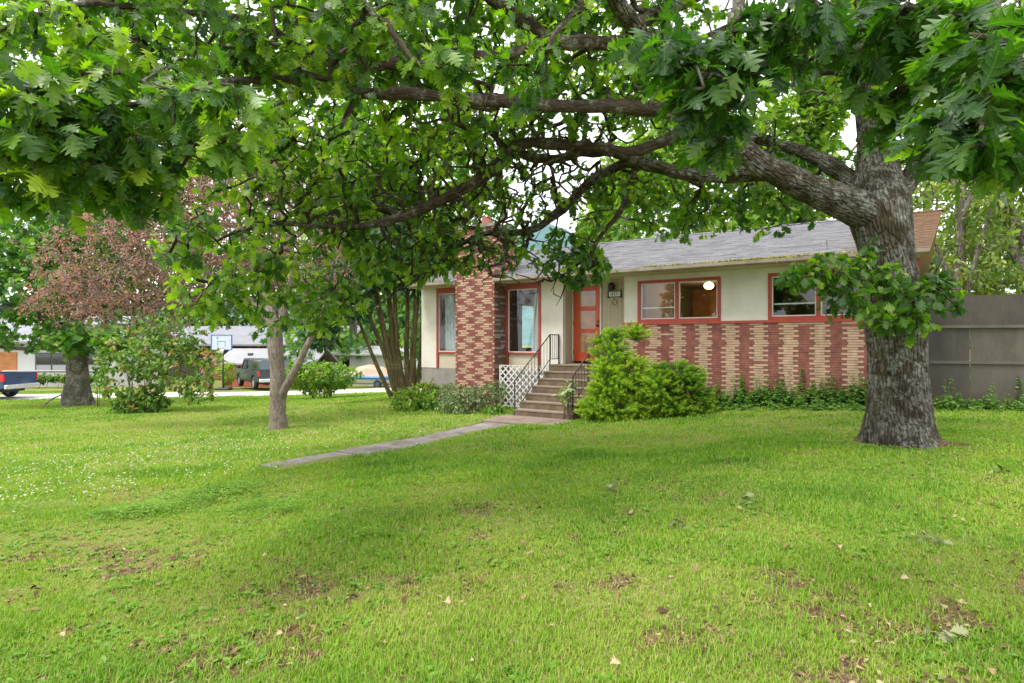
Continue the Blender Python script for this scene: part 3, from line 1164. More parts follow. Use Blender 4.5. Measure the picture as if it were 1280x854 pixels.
# ---- lit pendant lamp seen through the first right-hand window
def emit(name, c, s):
    m, nt, p, out = new_mat(name)
    p.inputs["Base Color"].default_value = rgba(c)
    p.inputs["Emission Color"].default_value = rgba(c)
    p.inputs["Emission Strength"].default_value = s
    return m


lq = HW(4.94, 2.0)
pl = empty("pendant_lamp", (lq[0], lq[1], 3.40), -TH)
tag(pl, "lit warm globe lamp hanging from the ceiling behind the kitchen window", "lamp")
MB().lathe([(.06, 0), (.06, -.02), (.01, -.03), (.008, -.06)], (0, 0, 0), 12).obj("canopy", M_metal, pl)
gl = MB()
gl.lathe([(.03, -.03), (.08, -.05), (.125, -.09), (.135, -.14), (.11, -.19), (.06, -.215), (.001, -.22)], (0, 0, 0), 14)
gl.obj("shade", emit("lit_lamp_glass", (1.0, .74, .40), 1.5), pl)
ld = bpy.data.lights.new("pendant_glow", 'POINT')
ld.energy = 22
ld.color = (1.0, .68, .36)
ld.shadow_soft_size = .15
lo_ = bpy.data.objects.new("pendant_glow", ld)
COL.objects.link(lo_)
lo_.parent = pl
lo_.location = (0, 0, -.36)

# ================================================================== STEPS, RAILS, LATTICE
M_step = plain("mossy_brown_concrete", (.135, .095, .062), .95, .3, 7, bmp=.5, bscale=45, dirt=(.075, .055, .03), dirt_scale=4)
M_nose = plain("worn_concrete_tread", (.235, .185, .14), .9, .2, 6, bmp=.4, bscale=60, dirt=(.18, .14, .1), dirt_scale=3)
steps = empty("front_steps", (HORG[0], HORG[1], 0), -TH)
tag(steps, "seven brown concrete steps rising from the walk to the red front door", "steps")
TR, RS = .28, .17
for k in range(1, 8):
    sf = -.5 - TR * (7 - k)
    back = sf + TR + .02 if k < 7 else .499
    right = 3.10 if k < 7 else 3.395
    bb = MB()
    bb.box(1.49, right, sf, back if k == 7 else sf + TR + .10, RS * (k - 1) - (.4 if k == 1 else .2), RS * k - .035, 0)
    bb.box(1.485, right + .004, sf - .012, back, RS * k - .0345, RS * k, 1)
    bb.obj("landing" if k == 7 else "step", [M_step, M_nose], steps, bevel=.008)


def rail(name, label, t, top, bot, posts, nb, flat=None):
    o = empty(name, (HORG[0], HORG[1], 0), -TH)
    tag(o, label, "handrail", "iron handrails of the front steps")
    (s0, z0), (s1, z1) = top
    (q0, y0), (q1, y1) = bot
    m = MB()
    m.tube([(t, s0, z0), (t, s1, z1)] + ([(t, flat, z1)] if flat is not None else []), .014, 8)
    m.obj("top_rail", M_black, o)
    m = MB()
    m.tube([(t, q0, y0), (t, q1, y1)] + ([(t, flat, y1)] if flat is not None else []), .011, 8)
    m.obj("bottom_rail", M_black, o)
    for s, a, c in posts:
        MB().box(t - .012, t + .012, s - .012, s + .012, a, c).obj("post", M_black, o)
    for i in range(1, nb):
        f = i / nb
        s = s0 + (s1 - s0) * f
        zt = z0 + (z1 - z0) * f
        zb = y0 + (y1 - y0) * np.clip((s - q0) / (q1 - q0), 0, 1)
        MB().tube([(t, s, zb - .0), (t, s, zt)], .007, 6, 0, False).obj("baluster", M_black, o)
    if flat is not None:
        n = 5
        for i in range(n):
            s = s1 + (flat - s1) * (i + .5) / n
            MB().tube([(t, s, y1), (t, s, z1)], .007, 6, 0, False).obj("baluster", M_black, o)
    return o


rail("handrail", "long black iron handrail with balusters on the lattice side of the front steps", 1.53,
     [(-2.17, .86), (-.50, 1.97)], [(-1.90, .30), (-.50, 1.33)], [(-2.17, .02, .88), (-1.05, .84, 1.62), (-.50, 1.19, 1.98), (-.03, 1.19, 1.98)], 11, -.03)
rail("handrail", "short black iron handrail on the steps against the green juniper", 3.06,
     [(-2.10, 1.00), (-.50, 2.03)], [(-1.95, .46), (-.50, 1.42)], [(-2.10, .17, 1.0), (-1.30, .68, 1.52), (-.50, 1.19, 2.04)], 11)

lt = empty("lattice_panel", (HORG[0], HORG[1], 0), -TH)
tag(lt, "white diamond lattice panel standing between the brick chimney and the steps", "lattice panel")
M_lat = plain("white_plastic_lattice", (.60, .585, .57), .5, .05)
m = MB()
Lx0, Lx1, Lz0, Lz1, Ls = .02, 1.46, .05, 1.13, -.60
for dirn, yy in ((1, 0.0), (-1, .009)):
    c = -2.0
    while c < 3.6:
        # line z = dirn*(x) + c clipped to the panel
        pts = []
        for x in (Lx0, Lx1):
            z = dirn * x + c
            if Lz0 <= z <= Lz1: pts.append((x, z))
        for z in (Lz0, Lz1):
            x = (z - c) * dirn
            if Lx0 < x < Lx1: pts.append((x, z))
        if len(pts) >= 2:
            a, b_ = pts[0], pts[1]
            L = math.hypot(b_[0] - a[0], b_[1] - a[1])
            if L > .03:
                ux, uz = (b_[0] - a[0]) / L, (b_[1] - a[1]) / L
                px, pz = -uz * .017, ux * .017
                V = []
                for y in (Ls + yy, Ls + yy + .007):
                    V += [(a[0] + px, y, a[1] + pz), (b_[0] + px, y, b_[1] + pz), (b_[0] - px, y, b_[1] - pz), (a[0] - px, y, a[1] - pz)]
                m.add(V, [(0, 1, 2, 3), (7, 6, 5, 4), (0, 4, 5, 1), (1, 5, 6, 2), (2, 6, 7, 3), (3, 7, 4, 0)])
        c += .19
m.obj("slats", M_lat, lt)
m = MB()
m.box(Lx0 - .03, Lx0, Ls - .008, Ls + .024, -.25, Lz1 + .02); m.box(Lx1, Lx1 + .03, Ls - .008, Ls + .024, -.25, Lz1 + .02)
m.box(Lx0, Lx1, Ls - .007, Ls + .023, Lz1, Lz1 + .019); m.box(Lx0, Lx1, Ls - .007, Ls + .023, Lz0 - .03, Lz0)
m.obj("frame", M_lat, lt)

# ================================================================== BOARD FENCE on the right
def plywood(name, c, dark):
    m, nt, p, out = new_mat(name)
    tc = nt.nodes.new("ShaderNodeTexCoord")
    mp = nt.nodes.new("ShaderNodeMapping")
    mp.inputs["Scale"].default_value = (1, 1, .25)
    nt.links.new(tc.outputs["Object"], mp.inputs["Vector"])
    g = noise(nt, 22, 6, mp.outputs[0], .65)
    col = ramp(nt, [(.3, tuple(v * .85 for v in c)), (.7, tuple(v * 1.12 for v in c))], g)
    s = noise(nt, 1.3, 7, tc.outputs["Object"], .65)
    col = mixc(nt, ramp(nt, [(.45, (0, 0, 0)), (.7, (.85, .85, .85))], s), col, dark)
    mp2 = nt.nodes.new("ShaderNodeMapping")
    mp2.inputs["Scale"].default_value = (1, 1, .22)
    nt.links.new(tc.outputs["Object"], mp2.inputs["Vector"])
    w2 = noise(nt, 4.5, 5, mp2.outputs[0])
    col = mixc(nt, ramp(nt, [(.52, (0, 0, 0)), (.66, (.3, .3, .3))], w2), col, tuple(v * 1.5 for v in c))
    sx = nt.nodes.new("ShaderNodeSeparateXYZ")
    nt.links.new(tc.outputs["Object"], sx.inputs[0])
    mr = nt.nodes.new("ShaderNodeMapRange")                      # soil splashed up from the ground
    mr.inputs["From Min"].default_value = 1.1
    mr.inputs["From Max"].default_value = .4
    nt.links.new(sx.outputs["Z"], mr.inputs["Value"])
    md = nt.nodes.new("ShaderNodeMath"); md.operation = 'MULTIPLY'
    nt.links.new(mr.outputs[0], md.inputs[0]); nt.links.new(s, md.inputs[1])
    col = mixc(nt, md.outputs[0], col, (.075, .045, .03))
    nt.links.new(col, p.inputs["Base Color"])
    p.inputs["Roughness"].default_value = .92
    bump(nt, p, g, .4, .006)
    return m


M_fence = plywood("weathered_grey_brown_plywood", (.086, .078, .062), (.044, .038, .030))
M_fence2 = plain("grey_fence_batten", (.10, .09, .07), .95, .2, 3, bmp=.3, bscale=40)
M_fence3 = plywood("darker_plywood_sheet", (.064, .057, .046), (.036, .031, .025))
FA, FB = np.array([8.1, 12.35]), np.array([15.5, 9.95])
fdir = (FB - FA) / np.linalg.norm(FB - FA)
fence = empty("board_fence", (FA[0], FA[1], 0), math.atan2(fdir[1], fdir[0]))
tag(fence, "tall weathered grey brown plywood fence with two battens beside the oak", "fence")
L = float(np.linalg.norm(FB - FA))
xs = [0.0, 1.02, 2.10, 3.30, 4.5, 5.7, 6.9, L]
for i in range(len(xs) - 1):
    a, c = xs[i] + .006, xs[i + 1] - .006
    MB().box(a, c, 0, .018, .22, 1.37).obj("sheet", M_fence3 if i % 2 == 0 else M_fence, fence)
    MB().box(a, c, .002, .02, 1.38, 2.08).obj("sheet", M_fence3 if i % 2 == 0 else M_fence, fence)
for a, c, z in ((0, 2.4, 2.702), (2.405, 4.8, 2.715), (4.805, L, 2.70)):
    MB().box(a, c, -.004, .015, 2.085, z).obj("sheet", M_fence3, fence)
for z in (1.375, 2.085):
    MB().box(0, L, -.035, -.006, z - .03, z + .03).obj("rail", M_fence2, fence, bevel=.004)
for x in (0.1, 2.55, 5.0, L - .1):
    MB().box(x - .045, x + .045, -.04 if x == 2.55 else .022, .11, .1, 2.69).obj("post", M_fence2, fence)
# ================================================================== THE OAK
M_oakbark = bark_mat("oak_bark", (.026, .020, .014), (.105, .084, .060), (.265, .265, .235), .76, .24, 17, (.060, .055, .022), 1.0, .035)
M_twig = bark_mat("oak_twig_bark", (.026, .019, .013), (.085, .064, .045), (.22, .22, .185), .5, .3, 22, None, .5, .01)
M_oakleaf = leaf_mat("oak_leaf", [(0, (.018, .064, .010)), (.35, (.050, .130, .012)), (.62, (.115, .22, .016)), (.85, (.21, .32, .026)), (1, (.29, .38, .04))], .45, .40, (1.8, 2.1, .4), .5, True)

oak_base = base_at(1127, 8.0)
oak = empty("oak_tree", oak_base)
tag(oak, "big spreading oak with lichen covered trunk in front of the board fence", "tree")
OFF = -oak_base


def pxrows(rows):
    return skel_px(rows)


R_trunk = np.array([np.r_[W(1127, 553, 8.0) + [0, 0, -.25], .60]] + list(pxrows([
    (1127, 553, 8.0, 47), (1125, 538, 8.0, 43.5), (1124, 512, 8.0, 41), (1123, 475, 8.0, 38.5), (1122, 440, 8.0, 38.5), (1119, 405, 8.0, 41), (1116, 375, 8.0, 39), (1111, 340, 8.0, 36.5),
    (1106, 305, 8.0, 37), (1101, 275, 8.0, 41), (1098, 250, 8.05, 40), (1097, 222, 8.1, 31), (1096, 195, 8.1, 25.5), (1094, 165, 8.1, 23), (1088, 110, 8.1, 22), (1083, 60, 8.1, 20), (1076, 0, 8.1, 18), (1068, -90, 8.0, 17), (1050, -200, 8.0, 13), (1040, -330, 8.2, 7)])))
R_lead = R_trunk[11:]
R_right = pxrows([(1108, 255, 8.0, 20.40), (1135, 225, 8.0, 17.00), (1160, 190, 8.1, 14.45), (1195, 145, 8.3, 11.05), (1245, 80, 8.6, 8.50), (1310, 20, 9.0, 6.80), (1400, -60, 9.4, 4.25)])
R_l1 = pxrows([(1088, 268, 7.95, 25.60), (1060, 255, 7.9, 23.05), (1030, 243, 7.85, 19.75), (1000, 230, 7.8, 17.66), (960, 208, 7.6, 16.38), (930, 190, 7.5, 15.60), (897, 170, 7.3, 14.43), (868, 138, 7.1, 13.26), (845, 97, 6.8, 11.70), (812, 60, 6.5, 11.31), (785, 28, 6.2, 10.92), (768, -5, 5.9, 10.14), (735, -70, 5.5, 7.80), (690, -150, 5.2, 4.68)])
R_l2 = pxrows([(975, 216, 7.7, 11.22), (945, 218, 7.9, 9.64), (900, 222, 8.1, 9.04), (860, 221, 8.3, 8.78), (820, 210, 8.4, 8.50), (790, 203, 8.5, 7.82), (760, 213, 8.6, 6.80), (735, 228, 8.7, 6.12), (715, 247, 8.8, 5.44), (690, 272, 9.0, 5.10), (660, 289, 9.1, 4.42), (615, 292, 9.2, 3.74), (580, 303, 9.3, 3.06), (540, 337, 9.4, 2.38), (490, 368, 9.5, 1.70), (440, 395, 9.6, 1.02)])
R_l2b = pxrows([(800, 205, 8.45, 7.50), (765, 188, 8.4, 6.75), (735, 190, 8.3, 6.00), (705, 197, 8.2, 5.62), (670, 196, 8.1, 5.25), (645, 190, 7.95, 5.25)])
R_l3 = pxrows([(885, 158, 7.25, 11), (857, 163, 7.4, 9), (830, 177, 7.5, 7.5), (790, 187, 7.5, 6.5), (740, 184, 7.6, 6), (700, 182, 7.7, 6.5), (655, 178, 7.8, 7.5), (632, 193, 7.9, 8), (608, 217, 8.0, 7.5), (580, 236, 8.0, 7), (540, 254, 8.1, 6.5), (500, 270, 8.2, 6), (455, 281, 8.3, 5), (420, 286, 8.4, 4.5), (370, 278, 8.5, 3.5), (320, 283, 8.6, 2.8), (270, 300, 8.7, 1.6)])
R_l4 = pxrows([(868, 148, 7.15, 13), (830, 138, 7.0, 9.5), (770, 131, 6.8, 8.8), (700, 131, 6.6, 8), (640, 129, 6.4, 8), (580, 125, 6.2, 7.5), (520, 120, 6.0, 7.5), (470, 117, 5.8, 7.5), (430, 115, 5.6, 6.5), (380, 106, 5.2, 5.5), (320, 100, 4.7, 5), (250, 108, 4.2, 4.5), (180, 128, 3.8, 4), (100, 145, 3.4, 4), (40, 150, 3.2, 3)])
R_l5 = pxrows([(808, 56, 6.45, 12), (760, 54, 6.35, 8.5), (715, 54, 6.25, 8), (680, 52, 6.2, 7.5), (640, 66, 6.15, 7), (590, 70, 6.1, 7), (540, 76, 6.0, 7.5), (500, 79, 5.9, 8), (460, 82, 5.8, 7.5), (430, 84, 5.7, 6.5), (380, 62, 5.4, 5), (320, 24, 5.0, 4.5), (220, 10, 4.5, 5), (100, 4, 4.0, 4.5), (20, 30, 3.6, 4), (-60, 60, 3.3, 3)])
R_l5b = pxrows([(685, 50, 6.2, 8), (662, 30, 6.1, 8.5), (640, 16, 6.0, 8), (600, -12, 5.9, 7), (540, -60, 5.8, 5)])
R_l5c = pxrows([(455, 84, 5.8, 7), (450, 60, 5.75, 6), (446, 20, 5.7, 6), (445, -40, 5.6, 5)])
R_l5d = pxrows([(448, 92, 5.75, 4), (446, 115, 5.7, 4), (436, 140, 5.65, 4), (425, 160, 5.6, 2.5)])
R_l6 = pxrows([(1085, 240, 8.2, 14.82), (1055, 217, 8.4, 12.48), (1030, 203, 8.6, 10.53), (995, 186, 8.9, 9.36), (960, 178, 9.2, 7.80), (920, 162, 9.6, 6.24), (870, 148, 10.1, 4.68), (800, 138, 10.6, 3.12)])
R_l7 = pxrows([(1085, 84, 8.1, 13), (1045, 84, 8.05, 9), (1000, 84, 8.0, 8), (960, 88, 8.0, 6.5), (915, 96, 7.9, 5), (870, 110, 7.9, 3.5)])
R_l8 = pxrows([(1068, -95, 8.0, 14), (1010, -150, 6.6, 12), (950, -130, 5.0, 9), (930, -70, 3.9, 8), (915, 10, 3.1, 7), (900, 70, 2.7, 5), (880, 110, 2.5, 3)])
R_l9 = pxrows([(1075, -20, 8.0, 15), (1130, -90, 6.8, 13), (1200, -110, 5.2, 11), (1240, -70, 3.9, 10), (1245, 0, 3.0, 9), (1235, 70, 2.4, 7), (1225, 130, 2.0, 5), (1220, 170, 1.85, 3)])
R_l10 = pxrows([(795, 206, 8.5, 5), (788, 235, 8.6, 4), (770, 270, 8.7, 3.6), (748, 300, 8.8, 3.2), (732, 330, 8.85, 2.6), (728, 352, 8.9, 1.6)])
R_l11 = pxrows([(790, 40, 6.3, 10), (815, 18, 6.5, 8), (850, 8, 6.8, 7), (900, -20, 7.1, 5)])
R_up = pxrows([(735, -70, 5.5, 8), (560, -160, 5.2, 6), (380, -170, 4.8, 5), (200, -120, 4.3, 4), (80, -60, 3.8, 3)])
R_spr = pxrows([(1100, 350, 7.75, 7), (1075, 355, 7.4, 4.5), (1050, 350, 7.2, 3.5), (1020, 345, 7.1, 2.5), (1000, 345, 7.05, 1.5)])
R_spr2 = pxrows([(1118, 410, 7.75, 7), (1130, 395, 7.35, 4), (1150, 370, 7.2, 3), (1165, 345, 7.2, 2), (1175, 325, 7.2, 1.2)])

def kink(s, amp):
    ln = np.r_[0, np.cumsum(np.linalg.norm(np.diff(s[:, :3], axis=0), axis=1))]
    sd = int(rg.integers(1000))
    k = np.stack([vnoise(ln, ln * 0 + 7 * i, .34, sd + i) - .5 + .5 * (vnoise(ln, ln * 0 + 3 * i, .12, sd + 9 + i) - .5) for i in range(3)], 1)
    s[:, 3] *= 1 + .35 * (vnoise(ln, ln * 0, .22, sd + 5) - .5)
    return k * amp * np.clip(ln / .3, 0, 1)[:, None]


tb = Tubes()
rg = np.random.default_rng(2)
Sk = []
tr = spline(np.vstack([R_trunk]), .06)
# root flare
V_, q_, b_ = tube_arrays(tr[:, :3] + OFF, tr[:, 3], 44, .035, rg)
cz = V_[:, 2]
ang = np.arctan2(V_[:, 1] - np.repeat(tr[:, 1] + OFF[1], 44), V_[:, 0] - np.repeat(tr[:, 0] + OFF[0], 44))
fl = np.exp(-np.clip(cz + .05, 0, 3) / .22)
k_ = 1 + fl * (.13 * np.sin(3 * ang + .8) + .11 * np.sin(5 * ang + 2.1) + .05 * np.sin(9 * ang) + .20)
lump = 1 + .06 * (vnoise(ang * 2, cz * 2, 1.0, 31) - .5) + .022 * np.sin(11 * ang + 3 * vnoise(ang, cz, .5, 33)) * vnoise(ang * 3, cz * 2, 1, 34) + .10 * np.exp(-((cz - .98) / .16) ** 2) * np.clip(np.sin(2 * ang + 1), 0, 1)
C_ = np.repeat(tr[:, :3] + OFF, 44, 0)
V_[:, :2] = C_[:, :2] + (V_[:, :2] - C_[:, :2]) * (k_ * lump)[:, None]
tb.V.append(V_); tb.Q.append(q_ + tb.n); tb.B.append(b_); tb.n += len(V_)
for rows, n, stp in ((R_right, 16, .12), (R_l1, 20, .1), (R_l2, 14, .12), (R_l6, 14, .15)):
    s = spline(rows, stp)
    s[:, :3] += kink(s, .05)
    tb.add(s[:, :3] + OFF, s[:, 3], n, .06, rg)
    Sk.append(spline(rows, .3))
Sk.append(spline(R_lead, .3))
trunk = tb.obj("trunk", M_oakbark, oak)
bt = Tubes()
for rows in (R_l2b, R_l3, R_l4, R_l5, R_l5b, R_l5c, R_l5d, R_l7, R_l8, R_l9, R_l10, R_l11, R_up, R_spr, R_spr2):
    s = spline(rows, .12)
    s[:, :3] += kink(s, .05)
    bt.add(s[:, :3] + OFF, s[:, 3], 10, .06, rg)
    Sk.append(spline(rows, .25))
Sk = np.vstack(Sk)

# foliage masses: px, py, D, half sizes px, half depth m, shoots, leaf class (0 near, 1 mid), leaf size
OAKB = [
    (55, 175, 3.2, 105, 85, 0.5, 84, 0, 0.124), (165, 150, 3.5, 120, 75, 0.5, 77, 0, 0.124), (120, 225, 3.7, 110, 40, 0.45, 55, 0, 0.120), (290, 150, 3.1, 42, 45, 0.25, 15, 0, 0.120),
    (-60, 130, 3.2, 90, 120, 0.6, 55, 0, 0.124),
    (60, 60, 3.8, 120, 60, 0.6, 55, 0, 0.120), (230, 50, 4.6, 150, 55, 0.8, 82, 0, 0.112), (380, 60, 4.9, 90, 60, 0.8, 63, 0, 0.112), (240, 150, 4.6, 90, 60, 0.6, 46, 0, 0.112),
    (545, 88, 4.3, 38, 35, 0.25, 11, 0, 0.120), (570, 70, 4, 20, 30, 0.2, 5, 0, 0.120), (655, 92, 4.2, 45, 42, 0.3, 12, 0, 0.120), (480, 20, 4.6, 70, 40, 0.4, 22, 0, 0.112), (690, 10, 4.4, 60, 35, 0.4, 13, 0, 0.112),
    (875, 95, 2.65, 75, 60, 0.25, 21, 0, 0.127), (960, 45, 2.6, 85, 45, 0.3, 20, 0, 0.127), (900, 160, 2.9, 40, 40, 0.25, 10, 0, 0.120), (840, 60, 3, 60, 50, 0.3, 11, 0, 0.120),
    (1050, 30, 3, 80, 45, 0.4, 22, 0, 0.124), (1130, 70, 2.9, 70, 70, 0.4, 27, 0, 0.124), (1130, 140, 3, 40, 40, 0.3, 10, 0, 0.120),
    (1215, 120, 2, 65, 80, 0.22, 20, 0, 0.124), (1250, 40, 2.2, 70, 60, 0.3, 16, 0, 0.127), (1235, 190, 1.9, 45, 40, 0.2, 9, 0, 0.120), (1180, 30, 2.6, 70, 50, 0.3, 16, 0, 0.124), (1320, 110, 2.1, 50, 120, 0.3, 16, 0, 0.124),
    (290, 300, 8.2, 95, 90, 1, 70, 1, 0.142), (235, 300, 7.2, 40, 40, 0.5, 11, 1, 0.146), (330, 190, 8, 120, 60, 1, 83, 1, 0.142), (395, 290, 8.8, 95, 100, 1, 109, 1, 0.137), (490, 285, 9.2, 95, 80, 1, 112, 1, 0.155),
    (440, 190, 8.2, 110, 60, 1, 77, 1, 0.137), (330, 385, 8.7, 95, 42, 0.8, 40, 1, 0.137), (405, 378, 9.2, 50, 40, 0.6, 29, 1, 0.146), (270, 360, 8.2, 60, 35, 0.6, 23, 1, 0.142),
    (570, 250, 9.2, 100, 75, 1.2, 79, 1, 0.137), (640, 195, 8.4, 90, 60, 1, 44, 1, 0.133), (560, 165, 7.6, 90, 45, 0.9, 49, 1, 0.137), (600, 315, 9.4, 70, 30, 0.5, 34, 1, 0.129), (540, 325, 9.4, 45, 30, 0.5, 21, 1, 0.129),
    (726, 320, 8.9, 36, 38, 0.45, 51, 1, 0.133), (690, 290, 9.1, 55, 45, 0.5, 23, 1, 0.129), (725, 265, 9, 45, 45, 0.5, 15, 1, 0.129), (760, 250, 8.7, 60, 40, 0.5, 24, 1, 0.129),
    (800, 240, 9.2, 90, 45, 0.8, 61, 1, 0.133), (960, 250, 9.2, 90, 36, 0.6, 61, 1, 0.129), (900, 180, 9, 90, 50, 0.8, 67, 1, 0.137), (860, 270, 9, 50, 35, 0.4, 22, 1, 0.129), (1000, 215, 9.4, 70, 40, 0.7, 46, 1, 0.129),
    (1050, 335, 7.25, 64.96, 32.4, 0.28, 40, 1, 0.133), (1100, 375, 7.2, 67.2, 36, 0.25, 37, 1, 0.137), (1020, 345, 7.15, 44.8, 23.4, 0.25, 15, 1, 0.129), (1158, 362, 7.3, 47.04, 36, 0.25, 21, 1, 0.133), (1130, 400, 7.3, 44.8, 23.4, 0.2, 13, 1, 0.133),
    (560, 35, 6.6, 150, 45, 1.2, 137, 1, 0.142), (720, 90, 7.4, 120, 70, 1, 98, 1, 0.142), (450, 60, 6.2, 110, 55, 1, 107, 1, 0.142), (780, 10, 6.8, 110, 40, 0.9, 67, 1, 0.142), (700, 150, 8, 110, 30, 0.8, 34, 1, 0.137), (830, 110, 8.4, 80, 60, 0.8, 67, 1, 0.137),
    (1000, 50, 8.6, 90, 60, 0.9, 76, 1, 0.142), (1160, 60, 7.4, 130, 80, 1.4, 137, 1, 0.142), (1120, 170, 8.4, 60, 50, 0.6, 39, 1, 0.137), (1230, 150, 8.8, 80, 60, 0.8, 61, 1, 0.137),
    (120, 40, 6.5, 200, 60, 1.2, 110, 1, 0.129), (330, 40, 7.5, 160, 60, 1.2, 110, 1, 0.129), (600, 130, 9, 200, 70, 1, 68, 1, 0.120), (330, 190, 9.5, 160, 60, 1, 61, 1, 0.120), (520, 20, 8.5, 200, 50, 1, 90, 1, 0.129), (800, 40, 9, 130, 50, 1, 60, 1, 0.120), (700, -160, 6, 420, 120, 1.6, 229, 1, 0.155), (250, -140, 4.6, 320, 110, 1.2, 152, 1, 0.155), (1150, -170, 7, 300, 130, 1.8, 168, 1, 0.155), (950, -120, 9.5, 300, 120, 1.2, 92, 1, 0.155),
    (330, 120, 10.2, 150, 70, .9, 120, 1, .135), (560, 110, 10.4, 150, 60, .9, 120, 1, .135), (470, 200, 10.2, 120, 60, .8, 90, 1, .135), (740, 100, 10.4, 120, 60, .8, 80, 1, .135), (180, 60, 8.5, 160, 60, 1.0, 90, 1, .14), (600, 20, 9.8, 220, 50, .9, 110, 1, .14), (930, 100, 10.4, 110, 60, .8, 70, 1, .135)]
rg = np.random.default_rng(17)
att, cls, siz, bo = [], [], [], []
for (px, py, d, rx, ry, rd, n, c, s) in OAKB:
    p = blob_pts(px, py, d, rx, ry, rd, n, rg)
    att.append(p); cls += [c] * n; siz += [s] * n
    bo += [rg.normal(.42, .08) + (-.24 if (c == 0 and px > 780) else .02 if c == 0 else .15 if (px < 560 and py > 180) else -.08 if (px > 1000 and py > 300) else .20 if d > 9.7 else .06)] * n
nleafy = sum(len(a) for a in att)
# bare dead twigs under the canopy
for (px, py, d, rx, ry, rd, n) in ((620, 200, 8.2, 130, 70, .9, 460), (560, 280, 9.0, 120, 60, .9, 400), (700, 230, 8.6, 90, 60, .7, 230), (430, 250, 8.4, 130, 70, .8, 240), (640, 330, 9.2, 80, 40, .5, 130), (760, 130, 7.4, 120, 60, .8, 80), (690, 360, 9.0, 22, 30, .2, 14), (540, 120, 6.6, 120, 60, .7, 70), (890, 60, 7.4, 80, 60, .6, 40), (960, 130, 8.2, 90, 40, .6, 30)):
    att.append(blob_pts(px, py, d, rx, ry, rd, n, rg))
att = np.vstack(att)
chains, ax = grow(Sk, att, rg, .22, .10, .0068, .40)
for P, r in chains:
    n = 5 if r[0] < .012 else 7
    bt.add(P + OFF, r, n)
bt.obj("branches", M_twig, oak)
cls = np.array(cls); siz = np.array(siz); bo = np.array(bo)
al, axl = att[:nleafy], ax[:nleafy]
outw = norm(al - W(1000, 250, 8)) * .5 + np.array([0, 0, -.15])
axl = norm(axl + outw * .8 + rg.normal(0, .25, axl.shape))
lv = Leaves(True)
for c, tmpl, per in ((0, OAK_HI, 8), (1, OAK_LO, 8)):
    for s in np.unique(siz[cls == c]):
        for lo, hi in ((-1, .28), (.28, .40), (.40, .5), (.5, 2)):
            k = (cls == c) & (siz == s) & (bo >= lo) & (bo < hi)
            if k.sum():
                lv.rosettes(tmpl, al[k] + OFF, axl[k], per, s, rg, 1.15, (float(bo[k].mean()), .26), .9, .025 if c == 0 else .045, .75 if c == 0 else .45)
lv.obj("crown", M_oakleaf, oak)
# surface root at the foot of the trunk
rt = Tubes()
s = spline([np.r_[W(1178, 552, 7.72) + [0, 0, -.05], .05], np.r_[W(1150, 559, 7.60), .026], np.r_[W(1128, 560, 7.58), .022], np.r_[W(1118, 564, 7.52) + [0, 0, -.03], .014]], .05)
s[:, 2] = zg(s[:, 0], s[:, 1]) + .012
rt.add(s[:, :3] + OFF, s[:, 3], 8, .12, rg)
s = spline([np.r_[W(1165, 550, 7.8), .09], np.r_[W(1190, 556, 7.7), .05], np.r_[W(1215, 561, 7.62), .02]], .05)
s[:, 2] = zg(s[:, 0], s[:, 1]) + .0
rt.add(s[:, :3] + OFF, s[:, 3], 10, .12, rg)
rt.obj("root", bark_mat("reddish_root_bark", (.11, .065, .035), (.30, .20, .12), None, 0, .3, 20), oak)


# ================================================================== OTHER TREES AND SHRUBS
def plant(name, label, cat, base, rows, blobs, bark, leaf, tmpl, per, size, seed, group=None, tip=.004, step=.3, bare=(), spread=1.2, tint=(.45, .22), seg=9, wob=.06, power=.43, gravity=.25, up=.9, jit=.05, twname="branches", crname="crown", trname="trunk", flare=0):
    """a tree or shrub: limbs from rows, branching grown to the foliage masses, leaves at the shoots"""
    rng = np.random.default_rng(seed)
    root = empty(name, base)
    tag(root, label, cat, group)
    off = -np.asarray(base, float)
    t = Tubes()
    sk = []
    for rr in rows:
        a = np.asarray(rr, float)
        s = spline(a, max(.05, .8 * a[0, 3]))
        s[1:-1, :3] += rng.normal(0, .04, (len(s) - 2, 3)) * s[1:-1, 3:4]
        if flare and rr is rows[0]:
            s[:, 3] *= 1 + flare * np.exp(-np.clip(s[:, 2] - base[2], 0, 9) / (s[0, 3] * .8))
        t.add(s[:, :3] + off, s[:, 3], seg if a[0, 3] > .03 else 6, wob, rng)
        sk.append(spline(a, .35))
    t.obj(trname, bark, root)
    sk = np.vstack(sk)
    pts, bo = [], []
    for b in blobs:
        n = b[6]
        pts.append(blob_pts(*b[:6], n, rng, b[7] if len(b) > 7 else .25)); bo += [rng.normal(tint[0], .08)] * n
    nl = sum(len(p) for p in pts)
    for b in bare:
        pts.append(blob_pts(*b[:6], b[6], rng))
    pts = np.vstack(pts)
    ch, ax = grow(sk, pts, rng, step, .10, tip, power)
    tw = Tubes()
    for P, r in ch:
        tw.add(P + off, r, 4 if r[0] < .02 else 6)
    tw.obj(twname, bark, root)
    lf = Leaves()
    al = pts[:nl]
    a2 = norm(ax[:nl] + rng.normal(0, .3, (nl, 3)) + norm(al - al.mean(0)) * .5)
    bo = np.array(bo)
    for lo, hi in ((-1, tint[0] - .05), (tint[0] - .05, tint[0] + .05), (tint[0] + .05, 3)):
        k = (bo >= lo) & (bo < hi)
        if k.sum():
            lf.rosettes(tmpl, al[k] + off, a2[k], per, size, rng, spread, (float(bo[k].mean()), tint[1]), up, jit, gravity)
    lf.obj(crname, leaf, root)
    return root


